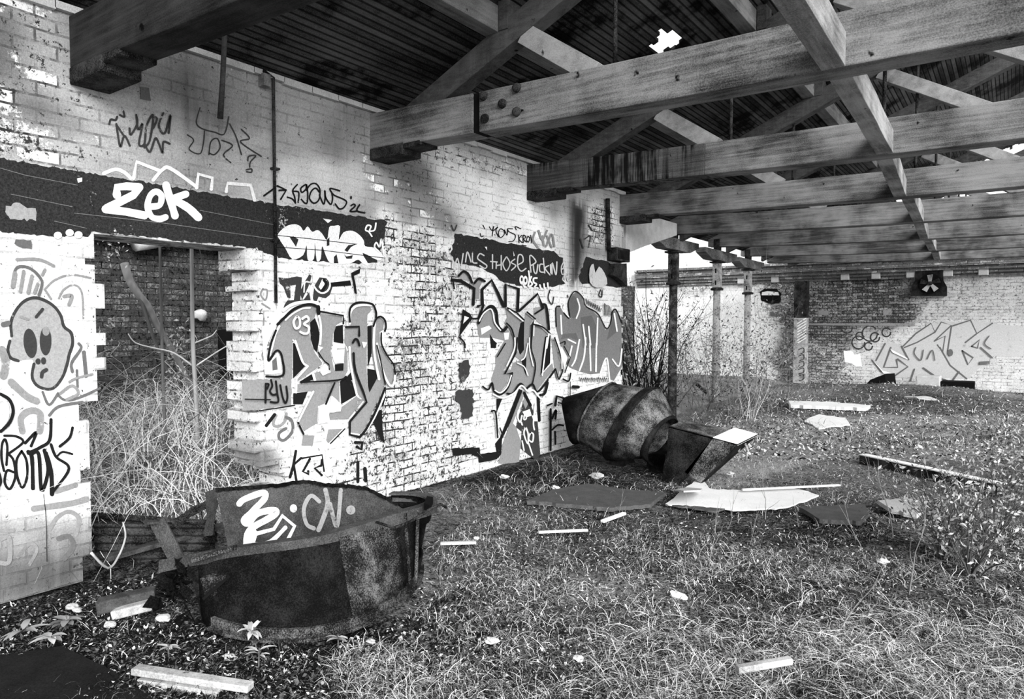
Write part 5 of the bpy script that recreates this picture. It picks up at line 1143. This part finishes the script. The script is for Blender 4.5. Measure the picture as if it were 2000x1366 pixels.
# ================================================================ GROUND
def gh(x, y):
    h = (vnoise(x, y, 1.1, 1) - 0.5) * 0.05 + (vnoise(x, y, 4.5, 2) - 0.5) * 0.03
    yard = np.clip((-4.95 - x) / 0.8, 0, 1)
    m = np.exp(-(((x + 6.6) / 1.5) ** 2 + ((y - 4.2) / 1.6) ** 2)) * 0.5
    near = np.clip((y - 0.5) * 0 + 1, 0, 1)
    rub = np.exp(-(((x + 2.0) / 2.0) ** 2 + ((y - 18.6) / 1.1) ** 2)) * 0.22
    return h * near + yard * (0.12 + m) + rub - 0.012
gx = np.concatenate([np.arange(-10, 4.01, 0.1)]); gy = np.concatenate([np.arange(-3, 9, 0.07), np.arange(9, 20.7, 0.12)])
GX, GY = np.meshgrid(gx, gy, indexing='ij'); GZ = gh(GX, GY)
nx_, ny_ = len(gx), len(gy); ii = np.arange(nx_ * ny_).reshape(nx_, ny_)
FQ = np.stack([ii[:-1, :-1], ii[1:, :-1], ii[1:, 1:], ii[:-1, 1:]], -1).reshape(-1, 4)
m, t, b = mat('littered_soil', 0.95, 0.08)
tone = t.attr('tone'); p = t.pos()
n1 = t.noise(p, 2.2, 5, 0.65); n2 = t.noise(p, 24.0, 5, 0.75); n3 = t.noise(p, 75.0, 3, 0.8); n4 = t.noise(t.pos((30, 8, 1)), 1.6, 3, 0.7)
q = t.math('ADD', t.math('ADD', t.math('MULTIPLY', t.str(n2, 1.8), 0.5), t.math('MULTIPLY', t.str(n3, 2.2), 0.45)), t.math('ADD', t.math('MULTIPLY', n1, 0.35), t.math('MULTIPLY', n4, 0.25)))
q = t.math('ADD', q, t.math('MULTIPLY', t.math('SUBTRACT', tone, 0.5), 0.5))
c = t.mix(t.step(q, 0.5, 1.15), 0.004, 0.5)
t.grey(c, b); t.bump(t.math('ADD', n2, n3), b, 0.9, 0.03)
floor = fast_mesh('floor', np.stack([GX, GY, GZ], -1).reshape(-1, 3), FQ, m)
Vg = np.stack([GX, GY, GZ], -1).reshape(-1, 3)
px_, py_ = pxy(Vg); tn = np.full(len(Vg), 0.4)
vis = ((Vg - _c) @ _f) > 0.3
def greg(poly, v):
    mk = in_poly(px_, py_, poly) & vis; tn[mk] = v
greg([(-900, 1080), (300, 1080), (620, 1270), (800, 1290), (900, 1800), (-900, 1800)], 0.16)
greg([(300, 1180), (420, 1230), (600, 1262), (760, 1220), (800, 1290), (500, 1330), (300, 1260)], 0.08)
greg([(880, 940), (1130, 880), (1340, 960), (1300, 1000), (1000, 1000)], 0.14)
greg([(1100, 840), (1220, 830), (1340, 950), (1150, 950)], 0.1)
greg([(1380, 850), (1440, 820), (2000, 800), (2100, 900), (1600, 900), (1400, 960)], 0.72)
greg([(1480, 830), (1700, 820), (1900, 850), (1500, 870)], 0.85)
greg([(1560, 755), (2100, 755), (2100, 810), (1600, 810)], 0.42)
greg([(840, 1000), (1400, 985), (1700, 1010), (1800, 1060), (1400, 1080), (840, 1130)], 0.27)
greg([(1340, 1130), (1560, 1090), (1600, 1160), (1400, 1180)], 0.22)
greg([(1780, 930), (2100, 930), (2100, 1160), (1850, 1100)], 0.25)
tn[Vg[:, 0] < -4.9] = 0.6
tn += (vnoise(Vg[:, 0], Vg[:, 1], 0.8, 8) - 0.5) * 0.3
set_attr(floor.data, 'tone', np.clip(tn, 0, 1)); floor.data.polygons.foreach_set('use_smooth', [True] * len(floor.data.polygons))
tag(floor, kind='structure')

# ================================================================ STRANDS
def sample(poly, n, seed=0):
    r = np.random.default_rng(seed); P_ = np.array(poly); lo, hi = P_.min(0), P_.max(0); out = np.zeros((0, 2))
    while len(out) < n:
        q = lo + r.random((n * 2, 2)) * (hi - lo); out = np.vstack([out, q[in_poly(q[:, 0], q[:, 1], poly)]])
    out = out[:n]
    d = _f + np.outer((out[:, 0] - CPX) / FPX, _r) - np.outer((out[:, 1] - CPY) / FPX, _u)
    k = -EYE / d[:, 2]; W = _c + d * k[:, None]; W[:, 2] = gh(W[:, 0], W[:, 1]); return W
def strands(name, P_, L, width, lift, droop, shade, seg=3, seed=0, mat_=None, curl=.5):
    """curved ribbons: P roots, L lengths, lift = rise angle, droop = bend"""
    r = np.random.default_rng(seed); n = len(P_)
    az = r.random(n) * 2 * np.pi; pos = P_.copy(); ang = lift.copy(); VS = []; side_a = az + np.pi / 2 + r.normal(0, .5, n)
    side = np.stack([np.cos(side_a), np.sin(side_a), r.normal(0, .3, n)], -1); side /= np.linalg.norm(side, axis=1)[:, None]
    for k in range(seg + 1):
        w = width * (1 - 0.75 * k / seg)
        VS += [pos - side * (w / 2)[:, None], pos + side * (w / 2)[:, None]]
        st = np.stack([np.cos(az) * np.cos(ang), np.sin(az) * np.cos(ang), np.sin(ang)], -1) * (L / seg)[:, None]
        pos = pos + st; ang = ang - droop / seg; az = az + r.normal(0, curl, n)
        gz = gh(pos[:, 0], pos[:, 1]) + 0.006; pos[:, 2] = np.maximum(pos[:, 2], gz)
    V = np.stack(VS, 1); m_ = 2 * (seg + 1); base_ = np.arange(n)[:, None, None] * m_
    f_ = np.array([[2 * k, 2 * k + 1, 2 * k + 3, 2 * k + 2] for k in range(seg)])[None]
    return fast_mesh(name, V.reshape(-1, 3), (base_ + f_).reshape(-1, 4), mat_ or M['veg'], np.repeat(shade, m_))
def shades(n, seed, bright=0.45, mid=0.3):
    r = np.random.default_rng(seed); k = r.random(n)
    return np.where(k < bright, r.uniform(.3, .95, n), np.where(k < bright + mid, r.uniform(.04, .14, n), r.uniform(.002, .012, n)))
U = lambda n, a_, b_, s: np.random.default_rng(s).uniform(a_, b_, n)
def keep_out(P_):
    """nothing grows through the tub"""
    tb = [(v.x, v.y) for v in B_] + [(-3.9, 2.4)]
    return P_[~in_poly(P_[:, 0], P_[:, 1], tb) & (P_[:, 0] > WX + 0.02)]
def grass(name, poly, n, L, lift, seed, label, bright=0.45, mid=0.3, w=(.0016, .0042)):
    P_ = keep_out(sample(poly, n, seed))
    P_ = P_[vnoise(P_[:, 0], P_[:, 1], 2.3, 40) * .6 + vnoise(P_[:, 0], P_[:, 1], 7.0, 41) * .5 > RNG.random(len(P_)) * .5 + .22]; n = len(P_)
    o = strands(name, P_, U(n, *L, seed + 1), U(n, *w, seed + 2), U(n, *lift, seed + 3), U(n, .6, 2.6, seed + 4), shades(n, seed + 5, bright * (.35 + 1.5 * np.clip(vnoise(P_[:, 0], P_[:, 1], 1.9, 50) * .6 + vnoise(P_[:, 0], P_[:, 1], 6, 51) * .6 - .1, 0, 1)), mid), 4, seed)
    return tag(o, label, 'grass', None, 'stuff')
grass('dry_grass', [(850, 1160), (1000, 1120), (1300, 1090), (1500, 1120), (1960, 1080), (2500, 1100), (2500, 1400), (700, 1400), (640, 1290), (790, 1200)], 110000, (.04, .15), (-.1, 1.1), 100, 'tangled dry grass over the whole right foreground', .33, .27)
grass('straw', [(1180, 1240), (1950, 1180), (2500, 1180), (2500, 1420), (1150, 1420)], 30000, (.1, .28), (0., .6), 130, 'long bleached straw matted at the bottom right', .5, .2, (.0025, .005))
grass('sparse_grass', [(1000, 960), (1400, 900), (1950, 850), (2500, 850), (2500, 1100), (1300, 1120), (850, 1160), (840, 1060)], 46000, (.03, .11), (.1, 1.3), 160, 'sparse short grass on the floor in the middle distance', .4, .3)
grass('far_grass', [(1330, 800), (1560, 760), (2500, 757), (2500, 880), (1400, 870)], 13000, (.06, .22), (.3, 1.3), 190, 'scrubby grass before the far wall', .3, .25, (.005, .009))
grass('edge_weeds', [(880, 945), (1130, 885), (1180, 940), (1000, 985), (860, 1000)], 3500, (.05, .2), (.2, 1.3), 220, 'dark tangled weeds at the foot of the graffiti wall', .2, .3)
grass('shade_grass', [(-60, 1180), (300, 1130), (420, 1230), (640, 1280), (760, 1400), (-60, 1400)], 9000, (.03, .1), (.1, 1.1), 250, 'thin dark grass and debris in the left foreground', .14, .3)
def flakes(name, poly, n, size, seed, label, bright):
    P_ = keep_out(sample(poly, n, seed)); n = len(P_); r = np.random.default_rng(seed + 1)
    a1 = r.random(n) * 6.283; s1 = r.uniform(*size, n); s2 = s1 * r.uniform(.25, .8, n); tl = r.normal(0, .45, (n, 2))
    ux = np.stack([np.cos(a1), np.sin(a1), tl[:, 0]], -1) * s1[:, None] / 2; uy = np.stack([-np.sin(a1), np.cos(a1), tl[:, 1]], -1) * s2[:, None] / 2
    c_ = P_ + np.array([0, 0, .012])
    V = np.stack([c_ - ux, c_ - uy * .8 + ux * .1, c_ + ux, c_ + uy], 1).reshape(-1, 3)
    o = fast_mesh(name, V, np.arange(4 * n).reshape(-1, 4), M['veg'], np.repeat(shades(n, seed + 2, bright, .35), 4))
    return tag(o, label, 'litter', None, 'stuff')
flakes('leaf_litter', [(-60, 1150), (320, 1120), (620, 1270), (900, 1150), (1050, 1400), (-60, 1420)], 20000, (.008, .03), 300, 'fallen leaves and chips over the left foreground', .1)
flakes('leaf_litter', [(840, 1080), (1000, 960), (1400, 900), (2500, 830), (2500, 1400), (700, 1400)], 40000, (.006, .024), 320, 'leaf litter and chips across the open floor', .26)
flakes('debris_chips', [(1380, 800), (1560, 760), (2500, 757), (2500, 900), (1420, 900)], 17000, (.015, .06), 340, 'pale debris scattered before the far wall', .5)

# dry grass and brambles in the yard beyond the doorway
n = 9000; r = np.random.default_rng(5)
P_ = np.stack([r.uniform(-8.6, -5.05, n), r.uniform(1.2, 6.2, n), np.zeros(n)], -1); P_[:, 2] = gh(P_[:, 0], P_[:, 1])
sh = np.where(r.random(n) < .65, r.uniform(.55, .95, n), r.uniform(.01, .15, n))
tag(strands('yard_grass', P_, r.uniform(.35, 1.0, n), r.uniform(.006, .011, n), r.uniform(.5, 1.5, n), r.uniform(.8, 2.6, n), sh, 6, 6), 'mass of tall bleached dry grass in the yard beyond the doorway', 'grass', None, 'stuff')
n = 260; P_ = np.stack([r.uniform(-7.6, -5.1, n), r.uniform(2.0, 5.6, n), np.zeros(n)], -1); P_[:, 2] = gh(P_[:, 0], P_[:, 1])
tag(strands('bramble_stems', P_, r.uniform(1.0, 2.0, n), r.uniform(.007, .012, n), r.uniform(.7, 1.4, n), r.uniform(.8, 2.4, n), np.where(r.random(n) < .6, .5, .06), 9, 8), 'arching bare bramble stems over the yard grass', 'brambles', None, 'stuff')

def branch(mb, p, d, L, r0, depth, rr, kids=3, wob=0.14, n=6):
    pts = [Vector(p)]; d = Vector(d).normalized(); rads = [r0]
    for i in range(n):
        d = (d + Vector((rr.gauss(0, wob), rr.gauss(0, wob), rr.gauss(0, wob) + .02))).normalized()
        pts.append(pts[-1] + d * (L / n)); rads.append(r0 * (1 - 0.8 * (i + 1) / n))
    mb.tube(pts, rads, 4 if r0 < .006 else 6, False)
    if depth:
        for _ in range(kids):
            k = rr.randint(1, n - 1); dd = (pts[k + 1] - pts[k]).normalized() + Vector((rr.gauss(0, .6), rr.gauss(0, .6), rr.gauss(.1, .4)))
            branch(mb, pts[k], dd, L * rr.uniform(.3, .55), max(rads[k] * .6, .0022), depth - 1, rr, kids, wob, max(3, n - 2))
    return pts
def leaf_cloud(pts, n, spread, size, rr, sh=(.03, .3)):
    r = np.random.default_rng(rr.randint(0, 9999)); P0 = np.array([tuple(p) for p in pts]); c_ = P0[r.integers(0, len(P0), n)] + r.normal(0, spread, (n, 3))
    a_ = r.normal(size=(n, 3)); a_ /= np.linalg.norm(a_, axis=1)[:, None]; b_ = np.cross(a_, r.normal(size=(n, 3))); b_ /= np.linalg.norm(b_, axis=1)[:, None]
    s = r.uniform(size * .5, size, n)[:, None]
    V = np.stack([c_ - a_ * s, c_ - b_ * s * .4, c_ + a_ * s, c_ + b_ * s * .4], 1).reshape(-1, 3)
    V[:, 2] = np.maximum(V[:, 2], gh(V[:, 0], V[:, 1]) + .01)
    return V, np.repeat(r.uniform(*sh, n), 4)
def plant(name, root, stems, label, cat, seed, leaf=None, shade=0.1, group=None):
    """stems: list of (base, direction, length, radius, depth, kids)"""
    rr = random.Random(seed); t = thing(name, root, label, cat, group); mb = MB(); tips = []
    for s in stems: tips += branch(mb, s[0], s[1], s[2], s[3], s[4], rr, s[5])[2:]
    o = mb.build('stems', M['veg'], t, True); set_attr(o.data, 'shade', np.full(len(o.data.vertices), shade))
    if leaf:
        V, sh = leaf_cloud(tips, leaf[0], leaf[1], leaf[2], rr, leaf[3]); o = fast_mesh('leaves', V, np.arange(len(V)).reshape(-1, 4), M['veg'], sh); attach(o, t)
    return t
rr = random.Random(77)
def onG(x, y): p = onZ(x, y, 0.0); p.z = float(gh(np.array([p.x]), np.array([p.y]))[0]); return p
# saplings and leaning trunk seen through the doorway
def polyplant(name, pix, X0, X1, r0, r1, label, cat, shade, seed):
    pts = [onX(x, y, X0 + (X1 - X0) * i / (len(pix) - 1)) for i, (x, y) in enumerate(pix)]
    pts = [Vector(p) for p in smooth_pts([tuple(p) for p in pts], 4)]
    n_ = len(pts); mb = MB(); mb.tube(pts, [r0 + (r1 - r0) * i / (n_ - 1) for i in range(n_)], 8)
    o = mb.build(name, M['veg'], None, True); set_attr(o.data, 'shade', np.full(len(o.data.vertices), shade) * np.random.default_rng(seed).uniform(.7, 1.3, len(o.data.vertices)))
    return tag(o, label, cat)
polyplant('tree_trunk', ((380, 830), (380, 775), (345, 700), (310, 640), (290, 600), (268, 572), (252, 545), (243, 515)), -6.6, -6.9, .022, .042, 'bare leaning tree trunk crossing the doorway view', 'tree', .22, 1)
polyplant('sapling', ((322, 960), (322, 850), (317, 700), (315, 600), (312, 480)), -6.0, -6.0, .016, .011, 'thin straight sapling at the left of the doorway', 'tree', .13, 2)
polyplant('sapling', ((388, 960), (384, 800), (377, 680), (375, 560), (374, 470)), -5.8, -5.8, .022, .015, 'paler straight sapling at the centre of the doorway', 'tree', .3, 3)
polyplant('sapling', ((345, 760), (320, 710), (300, 660), (280, 600), (272, 575)), -6.7, -6.8, .012, .02, 'thin crooked sapling below the leaning trunk', 'tree', .12, 4)
polyplant('hanging_vine', ((398, 600), (399, 560), (397, 520), (388, 480)), -8.8, -8.8, .008, .006, 'thin dark vine hanging before the yard wall', 'vine', .03, 5)
polyplant('bramble_cane', ((380, 718), (340, 690), (300, 680), (265, 670), (250, 652)), -5.9, -6.0, .008, .004, 'pale cane arching left from the central sapling', 'vine', .55, 6)
polyplant('bramble_cane', ((383, 715), (420, 690), (450, 672), (470, 660)), -5.9, -5.7, .007, .004, 'pale cane rising right towards the jamb', 'vine', .55, 7)
polyplant('bramble_cane', ((381, 670), (400, 662), (415, 655), (423, 645)), -5.9, -5.9, .007, .004, 'short pale curled cane right of the central sapling', 'vine', .6, 8)
polyplant('dead_stem', ((178, 1080), (210, 1110), (230, 1090), (245, 1050), (240, 1020)), -4.3, -4.5, .008, .005, 'pale dead stem arching before the corrugated sheets', 'vine', .35, 9)
for j, (x, y, nl) in enumerate(((205, 660, 40), (225, 470, 60), (345, 670, 80), (340, 750, 90))):
    p = onX(x, y, -6.6); V, sh = leaf_cloud([p, p + Vector((0, .05, .1)), p - Vector((0, 0, .12))], nl, .06, .03, rr, (.2, .7))
    o = fast_mesh('leaf_spray', V, np.arange(len(V)).reshape(-1, 4), M['veg'], sh); tag(o, ['spray of thin leaves left of the doorway view', 'ivy leaves at the top left of the doorway', 'leaf spray halfway up the leaning trunk', 'leaf spray low on the leaning trunk'][j], 'leaves', None, 'stuff')
# bare bushes beyond the end of the wall
def bush(x0, x1, y, n, L, r0, label, seed, leaf, shade, depth=2, kids=3, Yj=0.5, sp=.3):
    q = random.Random(seed); st = []
    for i in range(n):
        p = onG(q.uniform(x0, x1), y + q.uniform(-6, 6)); st.append((p - Vector((0, 0, .03)), (q.gauss(0, sp), q.gauss(0, sp), 1), q.uniform(*L), q.uniform(r0 * .5, r0), depth, kids))
    p = onG((x0 + x1) / 2, y)
    return plant('bare_bush', p, st, label, 'bush', seed, leaf, shade)
bush(1225, 1290, 800, 30, (1.4, 2.6), .02, 'bare dark stemmed bush between the wall end and the nearest column', 1, (500, .12, .05, (.01, .5)), .012)
bush(1230, 1300, 775, 18, (1.5, 2.7), .012, 'taller bare bush behind the nearest column', 2, (300, .12, .05, (.3, .9)), .3)
bush(1330, 1400, 805, 18, (1.0, 2.4), .008, 'twiggy bush around the foot of the second column', 3, (1100, .13, .035, (.01, .3)), .12)
bush(1420, 1490, 815, 20, (1.0, 2.5), .007, 'leafy bramble bush in front of the third column', 4, (1700, .15, .035, (.01, .35)), .2)
bush(1480, 1545, 800, 10, (.8, 1.8), .006, 'thin brambles right of the third column', 5, (600, .15, .03, (.02, .4)), .3)
bush(1260, 1330, 792, 14, (.7, 1.4), .012, 'low tangle of dead branches at the foot of the nearest column', 6, (200, .2, .04, (.01, .1)), .035, 2, 3, .5, .9)
bush(1440, 1480, 822, 9, (.9, 1.5), .006, 'fan of pale bent canes at the edge of the bramble bush', 7, None, .6, 1, 2, .5, .5)
# weeds standing singly on the floor
def weed_proto():
    q = random.Random(12); t = thing('dry_weed', (0, 0, 0), 'x', 'weed'); mb = MB(); branch(mb, (0, 0, -.02), (.05, .02, 1), .5, .0038, 1, q, 4, .1)
    o = mb.build('stem', M['veg'], t, True); set_attr(o.data, 'shade', np.full(len(o.data.vertices), .25)); return t
wp = weed_proto(); wn = 0
for i, (x, y, s) in enumerate(((1495, 1010, 1.1), (1422, 1030, .8), (1700, 940, .8), (1345, 1010, .6), (1560, 1025, .5), (1745, 1050, 1.2), (1775, 1165, 1.3), (1210, 1000, .5), (1640, 1230, .9), (1080, 1100, .6), (950, 1080, .5), (860, 1140, .6), (1345, 1160, .8), (1385, 1110, .9), (1550, 960, .6), (1465, 1060, .7), (1690, 1090, .9), (1880, 1020, 1.2), (1905, 1090, 1.1), (855, 1250, .45), (980, 1250, .5), (1035, 1240, .6), (725, 1330, .4), (1290, 1100, .5))):
    p = onG(x, y)
    if i == 0: t = wp
    else:
        t = wp.copy(); COL.objects.link(t)
        for c_ in wp.children:
            d_ = c_.copy(); COL.objects.link(d_); d_.parent = t
    t.location = p; t.rotation_euler = (rr.gauss(0, .12), rr.gauss(0, .12), rr.uniform(0, 6.28)); t.scale = (s, s, s); t['label'] = 'thin dry weed stalk standing in the floor debris'; t['category'] = 'weed'; t['group'] = 'dry weed stalks on the floor'
# leafy plants
def leafy(x, y, n, L, W, label, seed, sh, up=.6, stem=0.0):
    p = onG(x, y); q = random.Random(seed); t = thing('leafy_plant', p, label, 'plant')
    mb = MB(); mb.tube([p - Vector((0, 0, .02)), p + Vector((q.gauss(0, .01), q.gauss(0, .01), .05 + stem))], [.004, .003], 5); o = mb.build('stem', M['veg'], t); set_attr(o.data, 'shade', np.full(len(o.data.vertices), .1))
    for i in range(n):
        an = 2 * math.pi * i / n * 1.618 * 2 + q.uniform(-.3, .3); b_ = p + Vector((0, 0, .04 + stem * q.uniform(.3, 1))); l = L * q.uniform(.7, 1.1); e = up + q.uniform(-.3, .2)
        d = Vector((math.cos(an), math.sin(an), 0)); sd = Vector((-d.y, d.x, 0)); vs = []; rows = ((0, .1), (.3, .9), (.6, .8), (.85, .4), (1, .02))
        for f_, w_ in rows:
            c_ = b_ + d * (l * f_ * math.cos(e * (1 - f_))) + Vector((0, 0, l * (math.sin(e) * f_ - .5 * f_ * f_)))
            vs += [c_ - sd * W * w_ / 2 + Vector((0, 0, .004)), c_, c_ + sd * W * w_ / 2 + Vector((0, 0, .004))]
        fs = [(3 * k + a_, 3 * k + a_ + 1, 3 * k + a_ + 4, 3 * k + a_ + 3) for k in range(4) for a_ in (0, 1)]
        mb = MB(); mb.add(vs, fs); o = mb.build('leaf', M['veg'], t, True); set_attr(o.data, 'shade', np.full(len(o.data.vertices), q.uniform(*sh)))
    return t
leafy(492, 1262, 7, .1, .03, 'small pale leafed plant growing at the foot of the tub', 3, (.35, .6), .7, .04)
leafy(505, 1310, 6, .08, .022, 'narrow leafed seedling in front of the tub', 4, (.25, .5), .8, .05)
leafy(45, 1245, 8, .12, .04, 'leafy plant at the left edge of the foreground', 5, (.25, .5), .5, .02)
leafy(130, 1225, 9, .11, .045, 'low leafy plant below the left pier', 6, (.06, .3), .5, .02)
leafy(660, 1262, 6, .07, .025, 'small weed beside the right foot of the tub', 7, (.2, .5), .6, .02)
leafy(100, 1262, 6, .1, .04, 'broad leafed seedling on the dark floor plate edge', 8, (.2, .45), .5, .02)
leafy(330, 1290, 6, .06, .025, 'tiny seedling above the foreground plank', 9, (.2, .4), .6, .02)
for j, (x, y, n_) in enumerate(((1840, 1085, 16), (1895, 1120, 18), (1945, 1050, 14))):
    p = onG(x, y); q = random.Random(60 + j); st = [(p - Vector((0, 0, .02)), (q.gauss(0, .4), q.gauss(0, .4), 1), q.uniform(.5, .9), .006, 1, 4) for _ in range(n_)]
    plant('leafy_shrub', p, st, ['leafy shrub near the right edge, its leaves pale', 'denser leafy shrub nearest the bottom right corner', 'leafy shrub cut off by the right edge'][j], 'shrub', 60 + j, (620, .06, .026, (.06, .6)), .08)
